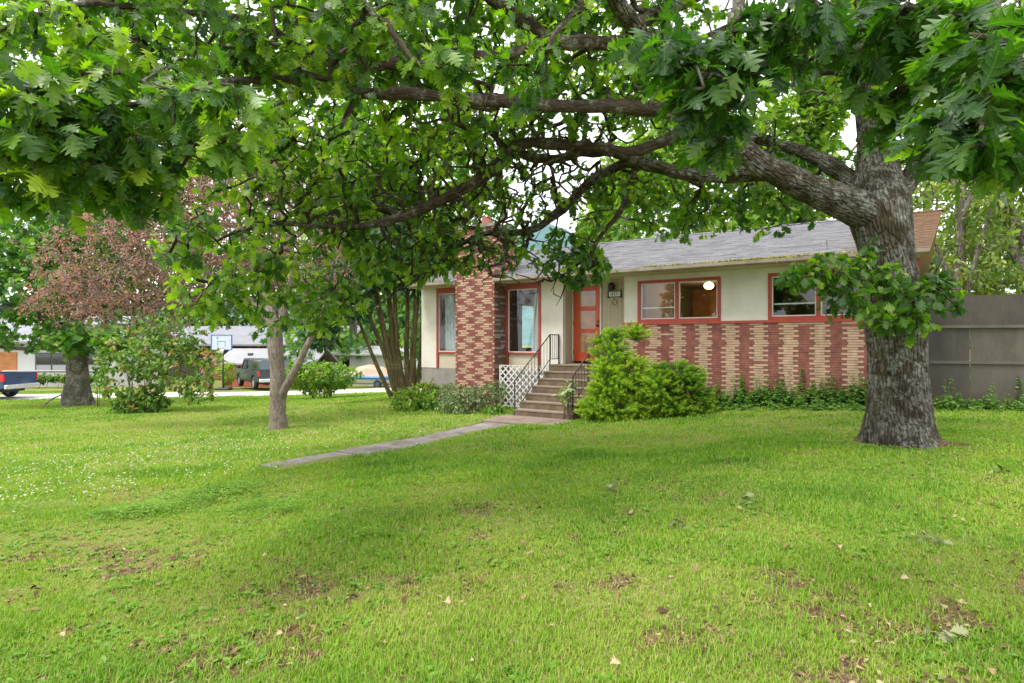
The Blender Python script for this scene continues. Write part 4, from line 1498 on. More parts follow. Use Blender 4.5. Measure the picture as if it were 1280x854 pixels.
M_greybark = bark_mat("grey_tree_bark", (.12, .10, .085), (.30, .26, .22), (.40, .40, .36), .3, .18, 18)
M_greytwig = bark_mat("grey_pink_twigs", (.12, .095, .078), (.27, .225, .19), None, 0, .3, 22, None, .3, .01)
M_brownbark = bark_mat("olive_brown_bark", (.085, .065, .035), (.23, .18, .10), (.27, .25, .14), .45, .12, 15, (.12, .12, .03))
M_darkbark = bark_mat("dark_maple_bark", (.07, .06, .05), (.19, .165, .14), (.32, .33, .30), .6, .22, 11, (.11, .12, .035))
G_mid = leaf_mat("maple_leaf", [(0, (.018, .07, .014)), (.45, (.05, .155, .02)), (.8, (.14, .27, .028)), (1, (.22, .33, .04))], .35, .5, (1.5, 1.8, .4))
G_yel = leaf_mat("yellow_green_leaf", [(0, (.06, .15, .018)), (.5, (.14, .26, .025)), (1, (.27, .36, .04))], .4, .5, (1.5, 1.7, .4))  # yellow-green foliage of the maples and small shrubs
G_red = leaf_mat("dull_red_leaf", [(0, (.20, .105, .10)), (.4, (.33, .175, .165)), (.75, (.42, .24, .225)), (.92, (.46, .19, .16)), (1, (.24, .24, .07))], .3, .6, (1.5, 1.2, .8))
G_dark = leaf_mat("dark_conifer_spray", [(0, (.008, .04, .016)), (.5, (.018, .075, .024)), (1, (.06, .14, .028))], .12, .6)
G_jun = leaf_mat("juniper_spray", [(0, (.018, .065, .010)), (.38, (.10, .225, .016)), (1, (.40, .52, .05))], .38, .6, (1.4, 1.6, .4))
G_rhod = leaf_mat("mixed_green_and_bronze_leaf", [(0, (.05, .13, .018)), (.45, (.12, .24, .03)), (.78, (.21, .31, .05)), (.88, (.30, .17, .07)), (1, (.34, .15, .08))], .3, .5)
G_var = leaf_mat("grey_green_leaf", [(0, (.06, .11, .045)), (.5, (.14, .21, .085)), (1, (.30, .35, .17))], .25, .6)
G_air = leaf_mat("light_airy_leaf", [(0, (.07, .14, .03)), (.5, (.16, .25, .045)), (1, (.30, .34, .09))], .4, .5)
G_far = leaf_mat("distant_green_leaf", [(0, (.03, .085, .018)), (.5, (.075, .16, .025)), (1, (.17, .27, .045))], .35, .6)

# ---- small grey tree with reddish leaves, right of the walk's far end
b = base_at(348, 14.8)
plant("plum_tree", "small grey trunked tree with dull red leaves and many bare twigs on the lawn", "tree", b,
      [[np.r_[b + [0, 0, -.2], .22], np.r_[W(348, 530, 14.8), .20], np.r_[W(347, 500, 14.8), .185], np.r_[W(346, 460, 14.8), .18], np.r_[W(344, 425, 14.8), .185], np.r_[W(341, 400, 14.8), .15], np.r_[W(333, 370, 14.9), .11], np.r_[W(315, 330, 15.0), .08], np.r_[W(300, 280, 15.1), .05], np.r_[W(290, 220, 15.2), .03]],
       [np.r_[W(350, 505, 14.8), .10], np.r_[W(356, 487, 14.7), .10], np.r_[W(368, 465, 14.6), .085], np.r_[W(380, 440, 14.5), .07], np.r_[W(392, 415, 14.5), .06], np.r_[W(405, 385, 14.5), .04], np.r_[W(420, 340, 14.5), .02]],
       [np.r_[W(345, 425, 14.8), .12], np.r_[W(352, 395, 14.9), .10], np.r_[W(362, 350, 15.0), .075], np.r_[W(365, 300, 15.2), .05], np.r_[W(360, 240, 15.4), .03]],
       [np.r_[W(340, 405, 14.8), .08], np.r_[W(300, 365, 15.0), .06], np.r_[W(240, 335, 15.2), .045], np.r_[W(170, 330, 15.3), .03], np.r_[W(100, 360, 15.4), .014]]],
      [(175, 325, 15.4, 125, 70, 1.3, 640), (250, 280, 15.4, 125, 85, 1.3, 640), (335, 270, 15.6, 115, 100, 1.3, 640), (310, 200, 15.8, 120, 60, 1.2, 380), (200, 320, 15.6, 185, 105, 1.6, 260, 0), (95, 385, 15.3, 75, 26, .9, 90, 0), (85, 365, 15.6, 55, 32, .8, 120), (385, 330, 15.4, 60, 60, 1, 100), (400, 340, 15, 50, 60, 1, 50), (170, 385, 15.2, 60, 22, .6, 40)],
      M_greytwig, G_red, SIMPLE, 9, .075, 41, tip=.006, bare=((200, 360, 15.3, 130, 55, 1.0, 330), (310, 330, 15.3, 90, 70, 1, 160), (350, 390, 15.1, 70, 25, .6, 60), (180, 400, 15.2, 70, 30, .6, 110), (100, 380, 15.4, 50, 25, .6, 50)), seg=18, wob=.07, flare=.12, tint=(.45, .3), power=.40)
b = base_at(348, 14.8)

# ---- big maple at the left
b = base_at(97, 24.5)
plant("maple_tree", "old maple with a thick dark trunk standing by the gravel lane", "tree", b,
      [[np.r_[b + [0, 0, -.3], 0.496], np.r_[b + [0, 0, 0.080], .57], np.r_[W(97, 480, 24.5), 0.400], np.r_[W(97, 450, 24.5), 0.376], np.r_[W(95, 425, 24.5), 0.360], np.r_[W(90, 395, 24.5), 0.288], np.r_[W(84, 350, 24.6), 0.216], np.r_[W(80, 290, 24.8), 0.128], np.r_[W(82, 220, 25), 0.056]],
       [np.r_[W(95, 425, 24.5), 0.176], np.r_[W(70, 405, 24.2), 0.144], np.r_[W(40, 392, 23.8), 0.120], np.r_[W(0, 385, 23.4), 0.080], np.r_[W(-50, 375, 23), 0.048]],
       [np.r_[W(96, 440, 24.5), 0.128], np.r_[W(60, 435, 24), 0.096], np.r_[W(25, 436, 23.6), 0.072], np.r_[W(-20, 432, 23.2), 0.040]],
       [np.r_[W(92, 410, 24.5), 0.160], np.r_[W(120, 375, 24.8), 0.120], np.r_[W(150, 330, 25.2), 0.080], np.r_[W(175, 280, 25.6), 0.040]]],
      [(50, 345, 24.2, 95, 60, 2.6, 210), (20, 410, 23.6, 60, 26, 1.6, 70), (110, 425, 23.6, 52, 18, 1.2, 70), (60, 290, 24.6, 110, 50, 3, 150), (150, 300, 25.2, 70, 60, 2.2, 90), (90, 230, 25, 120, 50, 3, 110), (-30, 350, 24, 50, 70, 2, 80), (165, 420, 25, 40, 30, 1.2, 60)],
      M_darkbark, G_mid, MAPLE, 10, .30, 43, tip=.012, step=.6, seg=22, wob=.07, tint=(.52, .24), flare=.0, jit=.12)

# ---- fan of olive-brown stems beside the house: a many-stemmed yew
b = base_at(507, 21.6)
fan = []
rr = np.random.default_rng(77)
for (tx, ty, dx, r0) in ((432, 350, 21.0, .06), (449, 335, 21.2, .075), (463, 325, 21.5, .11), (478, 322, 21.6, .10), (491, 320, 21.4, .08), (505, 318, 21.9, .085), (519, 316, 21.5, .09), (527, 318, 21.9, .07), (534, 330, 22.2, .07)):
    bx = 507 + (tx - 490) * .26
    e = W(tx, ty, dx)
    s0 = W(bx, 492, 21.5)
    s0[2] = float(zg(s0[0], s0[1])) - .1
    m1 = s0 + (e - s0) * .33 + np.array([(e[0] - s0[0]) * .10 + rr.normal(0, .05), 0, .12])
    m2 = s0 + (e - s0) * .66 + np.array([(e[0] - s0[0]) * .06 + rr.normal(0, .05), 0, .08])
    fan.append([np.r_[s0, r0 * 1.35], np.r_[m1, r0 * 1.1], np.r_[m2, r0 * .85], np.r_[e, r0 * .55], np.r_[e + (e - m2) * .8 + [0, 0, .3], r0 * .25]])
plant("yew_tree", "fan of olive brown stems under dark evergreen foliage beside the bungalow", "tree", b, fan,
      [(470, 325, 21, 90, 38, 1.3, 210, .1), (425, 372, 20.6, 50, 30, .9, 90, .1), (500, 290, 21.5, 90, 45, 1.5, 170, .1), (400, 410, 20.4, 26, 26, .6, 40, .1), (525, 335, 21.2, 30, 40, .8, 50, .1), (460, 260, 22, 90, 50, 1.5, 120, .1)],
      M_brownbark, G_dark, SIMPLE, 12, .24, 45, tip=.008, step=.4, seg=12, wob=.09, tint=(.5, .3), jit=.12, gravity=.5, trname="stem")


def shrub(name, label, px, d, htop, blobs, leaf, tmpl, per, size, seed, nst=9, bark=M_brownbark, spread_px=30, tint=(.5, .25), bare=(), tip=.004, group=None, gravity=.2, base_w=.12, up=.8, jit=.04, shell=.35):
    rng = np.random.default_rng(seed)
    b = base_at(px, d)
    rows = []
    for i in range(nst):
        a = 2 * math.pi * i / nst + rng.normal(0, .3)
        q = spread_px * d / F * rng.uniform(.4, 1.0)
        s0 = b + np.array([math.cos(a) * base_w, math.sin(a) * base_w, -.05])
        s0[2] = float(zg(s0[0], s0[1])) - .05
        tz = (htop - b[2]) * rng.uniform(.55, .85)
        e = b + np.array([math.cos(a) * q, math.sin(a) * q * .8, tz])
        m = s0 + (e - s0) * .5 + np.array([0, 0, tz * .08]) - np.array([math.cos(a), math.sin(a), 0]) * q * .12
        r0 = rng.uniform(.010, .022)
        rows.append([np.r_[s0, r0], np.r_[m, r0 * .8], np.r_[e, r0 * .4]])
    blobs = [tuple(x) + ((shell,) if len(x) == 7 else ()) for x in blobs]
    return plant(name, label, "shrub", b, rows, blobs, bark, leaf, tmpl, per, size, seed, group, tip=tip, step=.2, tint=tint, seg=6, trname="stem", twname="twigs", crname="foliage", bare=bare, gravity=gravity, up=up, jit=jit)


shrub("rhododendron_bush", "loose green bush with bronze red young leaves between the maple and the lawn", 180, 20.7, 2.2,
      [(190, 440, 20.6, 64, 38, 1.1, 140), (232, 455, 20.4, 44, 34, .9, 80), (165, 470, 20.6, 44, 32, .9, 100), (250, 488, 20.2, 20, 18, .5, 40), (176, 503, 20.4, 34, 15, .6, 150), (215, 415, 20.8, 40, 22, .8, 80)],
      G_rhod, SIMPLE, 8, .19, 51, 16, spread_px=46, tint=(.40, .30), tip=.005, bare=((240, 470, 20.4, 46, 36, .7, 60),), base_w=.35)
shrub("azalea_bush", "rounded yellow green bush on dark stems at the lane edge", 400, 27.0, 1.1,
      [(400, 470, 27, 42, 16, 1.2, 150), (375, 472, 26.8, 26, 16, .9, 60), (428, 470, 26.8, 24, 14, .8, 60), (400, 485, 26.8, 24, 9, .8, 40), (370, 462, 27, 14, 12, .6, 30)],
      G_yel, SIMPLE, 9, .2, 52, 12, spread_px=26, tint=(.42, .26), tip=.006, base_w=.3)
q = HW(-.75, -1.9)
shrub("spirea_shrub", "bright yellow green feathery shrub at the left corner of the bungalow", 522, 17.2, 1.0,
      [(515, 500, 17.3, 26, 14, .6, 110), (545, 505, 17.0, 30, 14, .6, 110), (530, 490, 17.6, 24, 10, .5, 60)], G_yel, SIMPLE, 8, .13, 53, 10, spread_px=26, tint=(.5, .25))
shrub("euonymus_shrub", "low spreading grey green shrub at the foot of the brick chimney", 588, 15.9, .9,
      [(585, 505, 15.9, 38, 17, .6, 220), (608, 492, 16.2, 28, 12, .5, 90), (570, 490, 16.3, 24, 10, .5, 70), (622, 486, 16.1, 14, 8, .3, 24)], G_var, SIMPLE, 8, .085, 54, 12, spread_px=34, tint=(.5, .28))
shrub("cranesbill_clump", "small bright green leafy clump beside the bottom handrail post", 620, 15.2, .5,
      [(620, 517, 15.2, 17, 8, .35, 60)], G_yel, MAPLE, 7, .10, 55, 8, spread_px=12, tint=(.25, .2))
shrub("hosta_plant", "small pale variegated plant on the right edge of the steps", 710, 13.75, .75,
      [(708, 495, 13.75, 7, 9, .12, 9), (714, 484, 13.9, 6, 7, .12, 6)], G_var, SIMPLE, 5, .2, 56, 4, spread_px=4, tint=(.9, .1))

# ---- junipers to the right of the steps: arching sprays of fine needles
def juniper(name, label, base, tiers, seed, tint=(.5, .25)):
    rng = np.random.default_rng(seed)
    root = empty(name, base)
    tag(root, label, "shrub", "junipers beside the front steps")
    off = -np.asarray(base, float)
    st = Tubes(); lf = Leaves()
    for (cx, cy, d, rx, ry, rd, n, L) in tiers:
        n = int(n * 1.6)
        L *= .82
        P = blob_pts(cx, cy, d, rx, ry, rd, n, rng, .5)
        c = W(cx, cy, d)
        tc = float(np.clip(rng.normal(tint[0], .12), 0, 1))
        out = norm((P - c) * np.array([1, 1, .45]) + np.array([0, 0, .02]))
        for k in range(n):
            dirn = norm(out[k] * np.array([1, 1, .6]) + np.array([0, 0, .30]) + rng.normal(0, .2, 3))
            Ls = L * rng.uniform(.6, 1.2)
            a = P[k] - dirn * Ls * .6
            m = P[k] + np.array([0, 0, -.03])
            e = P[k] + dirn * Ls * .4 + np.array([0, 0, -.04 * Ls])
            if k % 3 == 0:
                s = spline([np.r_[a * .6 + c * .4, .008], np.r_[a, .006], np.r_[m, .004], np.r_[e, .001]], .1)
                st.add(s[:, :3] + off, s[:, 3], 4)
            m2 = 85
            f = rng.random(m2)
            pos = a + (e - a) * f[:, None] + rng.normal(0, .022, (m2, 3)) * (1.4 - f[:, None])
            dd = dirn + rng.normal(0, .5, (m2, 3)) * (1.15 - f[:, None] * .6)
            lf.put(NEEDLE, pos + off, dd, rng.normal(0, 1, (m2, 3)) + [0, 0, .5], rng.uniform(.035, .08, m2), np.clip(tc + (f - .55) * .7 + rng.normal(0, .10, m2), 0, 1))
    st.obj("stem", M_brownbark, root)
    # needles are drawn a little broad so that they read at this distance
    lf.obj("foliage", G_jun, root)


NEEDLE = (np.array([(-.09, 0, 0), (.09, 0, 0), (.07, .6, .0), (-.07, .6, 0), (0, 1, -.04)], float), np.array([(0, 1, 2), (0, 2, 3), (3, 2, 4)]))
jb = base_at(775, 13.9)
juniper("juniper_bush", "tall spiky bright green juniper between the steps and the striped brick wall", jb,
        [(768, 420, 14.1, 12, 12, .25, 26, .42), (795, 416, 14.0, 14, 8, .22, 22, .42), (749, 425, 14.1, 9, 6, .18, 9, .4), (765, 445, 13.9, 25, 16, .45, 60, .42), (757, 466, 13.7, 20, 14, .42, 56, .42), (787, 464, 13.8, 29, 17, .5, 85, .42),
         (762, 488, 13.5, 27, 16, .5, 85, .4), (800, 490, 13.5, 36, 18, .55, 110, .4), (742, 511, 13.3, 18, 13, .4, 60, .36), (770, 514, 13.2, 30, 13, .45, 95, .36), (808, 512, 13.2, 26, 14, .45, 80, .36), (780, 505, 13.6, 40, 20, .5, 60, .4)], 61, (.58, .2))
jb = base_at(845, 13.2)
juniper("juniper_bush", "broad lower darker juniper against the striped brick wall", jb,
        [(845, 468, 13.3, 34, 14, .5, 95, .36), (825, 488, 13.1, 24, 18, .45, 80, .36), (860, 490, 13.1, 26, 20, .45, 100, .36), (840, 510, 13.0, 34, 14, .45, 100, .34), (875, 508, 13.0, 16, 13, .35, 50, .3)], 62, (.48, .2))

# ---- trees behind the bungalow and beyond the fence
def bg_tree(name, label, px, d, ztop, wpx, leaf, seed, n=160, size=.4, per=9, trunk_r=.2, low=.35, tmpl=SIMPLE, lean=0.0, group=None, bark=M_greybark, tint=(.5, .25), shell=.2, clumps=9, tip=.012):
    rng = np.random.default_rng(seed)
    b = base_at(px, d)
    H = ztop - b[2]
    w = wpx * d / F
    top = b + np.array([lean, 0, H * .92])
    rows = [[np.r_[b + [0, 0, -.3], trunk_r * 1.3], np.r_[b + (top - b) * .3 + rng.normal(0, .1, 3), trunk_r], np.r_[b + (top - b) * .62 + rng.normal(0, .2, 3), trunk_r * .6], np.r_[top, trunk_r * .15]]]
    for i in range(6):
        f = rng.uniform(.25, .6)
        s0 = b + (top - b) * f
        a = i * 2.4 + rng.random()
        e = s0 + np.array([math.cos(a) * w * .7, math.sin(a) * w * .6, H * rng.uniform(.18, .36)])
        rows.append([np.r_[s0, trunk_r * .5], np.r_[(s0 + e) / 2 + [0, 0, H * .03], trunk_r * .35], np.r_[e, trunk_r * .12]])
    blobs = []
    for i in range(clumps):
        fz = low + (1 - low) * (i + .5) / clumps
        rad = w * math.sin(math.pi * min(.92, max(.12, (fz - low) / (1 - low) * .8 + .22)))
        a = rng.random() * 6.28
        c = b + np.array([math.cos(a) * rad * .45 + lean * fz, math.sin(a) * rad * .45, H * (fz - .04)])
        px_ = 640 + c[0] / c[1] * F; py_ = 427 - (c[2] - EYE) / c[1] * F
        blobs.append((px_, py_, c[1], rad * .75 * F / c[1], H * (1 - low) / clumps * 1.5 * F / c[1], rad * .7, n // clumps, shell))
    return plant(name, label, "tree", b, rows, blobs, bark, leaf, tmpl, per, size, seed, group, tip=tip, step=.8, tint=tint, seg=10, jit=size * .5)


bg_tree("maple_tree", "tall bright yellow green maple rising behind the middle of the bungalow roof", 860, 31, 15.5, 125, G_yel, 71, 900, .48, 10, .2, .1, tmpl=MAPLE, clumps=11, tint=(.55, .25))
bg_tree("maple_tree", "bright yellow green maple behind the right half of the bungalow roof", 1010, 29, 15.5, 120, G_yel, 72, 900, .48, 10, .2, .1, tmpl=MAPLE, clumps=11, tint=(.5, .25))
bg_tree("maple_tree", "green maple behind the roof between chimney and roof vent", 770, 40, 14.0, 60, G_yel, 73, 420, .6, 10, .2, .15, tmpl=MAPLE, tint=(.6, .25))
bg_tree("maple_tree", "dense leafy tree beyond the yew, left of the chimney", 440, 52, 24, 110, G_mid, 94, 520, .7, 10, .3, .06, tmpl=MAPLE, clumps=11, tint=(.6, .25))
bg_tree("maple_tree", "leafy tree towering behind the chimney of the bungalow", 575, 44, 19, 85, G_mid, 74, 420, .6, 10, .3, .1, tmpl=MAPLE, clumps=11, tint=(.55, .25))
bg_tree("alder_tree", "slender grey alder with sparse pale leaves just beyond the fence", 1203, 17.5, 9.5, 70, G_air, 75, 480, .2, 8, .15, .22, clumps=12, shell=.05, tip=.007)
bg_tree("alder_tree", "forked grey alder with sparse leaves behind the fence near the frame edge", 1240, 19.5, 10, 75, G_air, 76, 480, .21, 8, .19, .22, lean=.4, clumps=12, shell=.05, tip=.007)
bg_tree("alder_tree", "leaning alder with thin pale foliage at the right end of the fence", 1290, 18, 9, 80, G_air, 77, 450, .21, 8, .16, .2, lean=-.5, clumps=12, shell=.05, tip=.007)
bg_tree("alder_tree", "taller pale green alder farther back behind the fence", 1165, 27, 12, 110, G_air, 78, 640, .34, 9, .2, .15, clumps=12, shell=.05)
bg_tree("alder_tree", "hazy green alder deep behind the right fence", 1320, 33, 13, 140, G_air, 79, 640, .40, 9, .2, .1, clumps=12, shell=.05)
gl_ = "trees standing beyond the neighbouring houses"
for i, (px, d, zt, wp, lb) in enumerate((
        (-60, 62, 24, 110, "broad green tree behind the white house at the left edge"),
        (60, 70, 28, 110, "tall green tree rising over the white house roof"),
        (165, 78, 32, 95, "green tree behind the gap between the white and grey roofed houses"),
        (255, 84, 35, 95, "tall green tree behind the basketball hoop and grey roof"),
        (340, 80, 34, 90, "green tree behind the grey roofed house near the red shed"),
        (425, 86, 34, 85, "green tree behind the white outbuilding and the boat"),
        (490, 74, 28, 70, "green tree seen through the fan of yew stems"))):
    bg_tree("deciduous_tree", lb, px, d, zt, wp, G_far, 80 + i, 560, 1.15, 9, .3, .06, group=gl_, tint=(.5, .28), clumps=10, tip=.03)
# ================================================================== ACROSS THE LANE
def wheel(parent, x, y, r=.40, wd=.26, rim=None):
    t = MB().lathe([(r * .62, -wd / 2), (r * .9, -wd / 2), (r, -wd / 2 + .05), (r, wd / 2 - .05), (r * .9, wd / 2), (r * .62, wd / 2), (r * .62, -wd / 2)], (x, y, r), 28, 0, 'y')
    wo = t.obj("wheel", M_tyre, parent)
    m = MB().lathe([(.001, -wd / 2 + .03), (.06, -wd / 2 + .02), (.07, -wd / 2 + .05), (r * .55, -wd / 2 + .06), (r * .62, -wd / 2 + .01), (r * .64, 0), (r * .62, wd / 2 - .01), (r * .55, wd / 2 - .06), (.07, wd / 2 - .05), (.06, wd / 2 - .02), (.001, wd / 2 - .03)], (x, y, r), 24, 0, 'y')
    for i in range(6):
        M = Matrix.Translation((x, y, r)) @ Matrix.Rotation(i * math.pi / 3, 4, 'Y')
        m.box(-.035, .035, -wd / 2 + .02, wd / 2 - .02, .05, r * .60, 0, M)
    m.obj("rim", rim or M_rim, wo)


M_tyre = plain("tyre_rubber", (.025, .025, .026), .8, .2, 12)
M_rim = plain("dark_alloy_rim", (.14, .14, .15), .35, .1, 10, metal=.7)
M_chrome = plain("bright_bumper_metal", (.62, .63, .65), .25, .05, 8, metal=.7)
M_carglass = plain("dark_car_glass", (.02, .025, .03), .06, .2, 3, spec=.8)
M_tail = plain("red_tail_lamp", (.55, .02, .03), .25, .15, 10)
M_plast = plain("black_car_plastic", (.03, .03, .032), .6, .15, 10)


def pickup(label, loc, rz, paint, canopy=False, rim=None):
    """x runs from the tail (0) to the nose (5.8)"""
    o = empty("pickup_truck", loc, rz)
    tag(o, label, "pickup truck")
    b = MB()
    hw = .98

    def arch(cx, r=.50, n=10):
        return [(cx + r * math.cos(a), .42 + r * math.sin(a)) for a in np.linspace(math.pi, 0, n)]
    # side panels with wheel arches, then a hull between them
    side = [(5.75, .50), (5.80, .80), (5.72, 1.10), (4.25, 1.20), (4.10, 1.20), (2.05, 1.23), (0.02, 1.25), (0.0, .62), (.05, .52)]
    low = [(.55, .48)] + arch(1.25) + [(1.80, .46), (4.00, .46)] + arch(4.65) + [(5.2, .48)]
    poly = low + side
    for y0, y1 in ((-hw, -hw + .10), (hw - .10, hw)):
        b.prism(poly, 1, y0, y1)
    b.box(2.05, 5.70, -hw + .10, hw - .10, .50, 1.16)
    b.box(.03, 2.05, -hw + .10, hw - .10, .62, .74)
    b.box(0.0, .07, -hw + .10, hw - .10, .64, 1.24)           # tailgate
    b.box(2.02, 2.10, -hw + .10, hw - .10, .74, 1.22)
    b.prism([(4.2, 1.16), (5.7, 1.09), (5.72, 1.16), (4.2, 1.24)], 1, -hw + .08, hw - .08)
    # cab pillars and roof
    cab = [(2.06, 1.2), (2.22, 1.84), (2.5, 1.90), (3.55, 1.90), (3.72, 1.86), (4.45, 1.2)]
    b.prism([(2.18, 1.80), (2.5, 1.91), (3.6, 1.91), (3.80, 1.80), (3.7, 1.80), (3.5, 1.84), (2.5, 1.84), (2.25, 1.78)], 1, -.80, .80)
    for y0, y1 in ((-.93, -.80), (.80, .93)):
        for q in ([(2.06, 1.2), (2.2, 1.2), (2.34, 1.82), (2.20, 1.82)], [(3.10, 1.2), (3.2, 1.2), (3.16, 1.85), (3.08, 1.85)], [(4.30, 1.2), (4.45, 1.2), (3.75, 1.86), (3.64, 1.84)], [(2.2, 1.80), (3.72, 1.80), (3.6, 1.90), (2.3, 1.90)]):
            b.prism(q, 1, y0 + (.05 if y0 < 0 else 0), y1 - (0 if y0 < 0 else .05))
    b.obj("body", paint, o, bevel=.012)
    g = MB()
    g.prism([(2.12, 1.22), (2.26, 1.80), (3.66, 1.83), (4.36, 1.22)], 1, -.845, .845)
    g.obj("window", M_carglass, o)
    for sy in (-1, 1):
        wheel(o, 1.25, sy * .84, rim=rim); wheel(o, 4.65, sy * .84, rim=rim)
        t = MB().box(-.012, .07, sy * .95 - .05, sy * .95 + .04, .86, 1.20).box(-.005, .16, sy * .985 - .006, sy * .985 + .004, .88, 1.19)
        t.obj("tail_light", M_tail, o)
        MB().rbox(3.95, 4.1, sy * 1.02 - .08 + sy * .08, sy * 1.02 + .08 + sy * .08, 1.24, 1.44, .03).obj("mirror", M_plast, o)
        MB().rbox(5.66, 5.79, sy * .76 - .16, sy * .76 + .16, .86, 1.02, .02).obj("headlight", M_chrome, o)
        MB().box(2.95, 3.05, sy * .985 - .01, sy * .985 + .01, 1.06, 1.09).obj("handle", M_plast, o)
    m = MB().rbox(-.17, .02, -.96, .96, .50, .70, .03)
    m.obj("bumper", M_chrome, o)
    MB().rbox(5.74, 5.92, -.95, .95, .48, .74, .03).obj("bumper", M_chrome, o)
    MB().box(-.03, -.001, -.5, .5, 1.16, 1.22).box(-.02, -.001, -.16, .16, .98, 1.06).obj("tailgate_trim", M_plast, o)
    MB().box(.3, 5.6, -.6, .6, .34, .5).obj("chassis", M_plast, o)
    if canopy:
        c = MB()
        c.prism([(.05, 1.25), (.16, 1.78), (2.06, 1.84), (2.06, 1.25)], 1, -.90, .90)
        c.obj("canopy", paint, o, bevel=.03)
        MB().prism([(.5, 1.36), (.55, 1.68), (1.85, 1.72), (1.85, 1.36)], 1, -.908, .908).obj("canopy_window", M_carglass, o)
        MB().add([(.078, -.7, 1.36), (.078, .7, 1.36), (.148, .7, 1.72), (.148, -.7, 1.72)], [(0, 1, 2, 3)]).obj("rear_window", M_carglass, o)
    return o


def car_paint(name, c):
    m, nt, p, out = new_mat(name)
    f = noise(nt, 3, 3)
    nt.links.new(ramp(nt, [(.3, tuple(v * .9 for v in c)), (.7, c)], f), p.inputs["Base Color"])
    p.inputs["Roughness"].default_value = .28
    p.inputs["Coat Weight"].default_value = .8
    p.inputs["Coat Roughness"].default_value = .05
    return m


q = W(26, 497, 29.2)
pickup("dark blue pickup truck parked on the lane at the left frame edge", (q[0], 29.2, float(zg(q[0], 29.2)) + .03), math.pi - .02, car_paint("dark_blue_paint", (.022, .055, .15)))
q = W(343, 484, 37.5)
pickup("dark grey pickup truck with white rear bumper in front of the red shed", (q[0], 37.6, float(zg(q[0], 37.6)) + .04), R(128), car_paint("dark_grey_paint", (.040, .050, .072)), True, M_chrome)

# ---- basketball hoop on a pole
M_bb = plain("pale_blue_backboard", (.48, .56, .68), .3, .06, 3)
M_bbf = plain("blue_backboard_frame", (.06, .13, .34), .5, .1, 3)
M_polem = plain("dark_grey_pole", (.07, .075, .08), .5, .15, 4)
M_net = plain("white_cord_net", (.75, .75, .72), .8, .05, 8)
q = W(277, 484, 38.2)
zb = float(zg(q[0], q[1]))
bb = empty("basketball_hoop", (q[0], q[1], zb), R(6))
tag(bb, "basketball hoop with pale blue backboard on a dark pole by the lane", "basketball hoop")
MB().tube([(0, .25, 0), (0, .25, 2.4), (0, .12, 2.75), (0, .06, 2.9)], .055, 10).obj("pole", M_polem, bb)
MB().rbox(-.45, .45, -.1, .75, 0, .14, .05).obj("base", M_plast, bb)
MB().box(-.60, .60, -.02, .02, 2.55, 3.45).obj("backboard", M_bb, bb)
m = MB()
m.box(-.64, -.58, -.035, .03, 2.51, 3.49); m.box(.58, .64, -.035, .03, 2.51, 3.49)
m.box(-.58, .58, -.034, .03, 3.44, 3.49); m.box(-.58, .58, -.034, .03, 2.51, 2.56)
m.box(-.24, .24, -.026, -.021, 3.05, 3.08); m.box(-.24, -.21, -.027, -.0215, 2.75, 3.05); m.box(.21, .24, -.027, -.0215, 2.75, 3.05)
m.box(-.27, -.22, -.0275, -.021, 3.22, 3.38)
m.obj("backboard_frame", M_bbf, bb)
MB().tube([(.225 * math.cos(a), -.25 + .225 * math.sin(a), 2.62) for a in np.linspace(0, 6.283, 21)], .012, 6).obj("rim", plain("red_hoop_rim", (.4, .06, .03), .5), bb)
m = MB()
for i in range(12):
    a, c = i * .5236, (i + 1) * .5236
    for s in (-1, 1):
        m.tube([(.22 * math.cos(a), -.25 + .22 * math.sin(a), 2.61), (.17 * math.cos(a + s * .26), -.25 + .17 * math.sin(a + s * .26), 2.42), (.11 * math.cos(a + s * .52), -.25 + .11 * math.sin(a + s * .52), 2.2)], .012, 4)
m.obj("net", M_net, bb)

# ---- neighbouring buildings
M_nwhite = plain("white_house_siding", (.55, .55, .54), .7, .04, 2)
M_ngrey = plain("pale_grey_wall", (.36, .35, .335), .8, .06, 2)
M_orange = plain("varnished_orange_cedar", (.46, .17, .045), .5, .2, 2)
M_dkframe = plain("dark_window_frame", (.05, .055, .06), .5, .1, 4)
M_nroof = plain("pale_grey_roofing", (.20, .203, .23), .7, .1, 1.2, bmp=.3, bscale=20)
M_nroof2 = plain("mid_grey_roofing", (.27, .27, .29), .8, .1, 1.2)
M_redpaint = plain("barn_red_siding", (.36, .075, .06), .7, .12, 2)
M_dkwall = plain("dark_brown_wall", (.10, .075, .06), .85, .2, 2)  # dark brown wall colour behind the porch posts


def house_at(name, label, px, d, rz, cat="house"):
    x = (px - 640) / F * d
    o = empty(name, (x, d, float(zg(x, d))), rz)
    tag(o, label, cat)
    return o


def wbox(parent, name, mat, *a, bevel=0.0):
    m = MB()
    for q in a: m.box(*q)
    return m.obj(name, mat, parent, bevel)


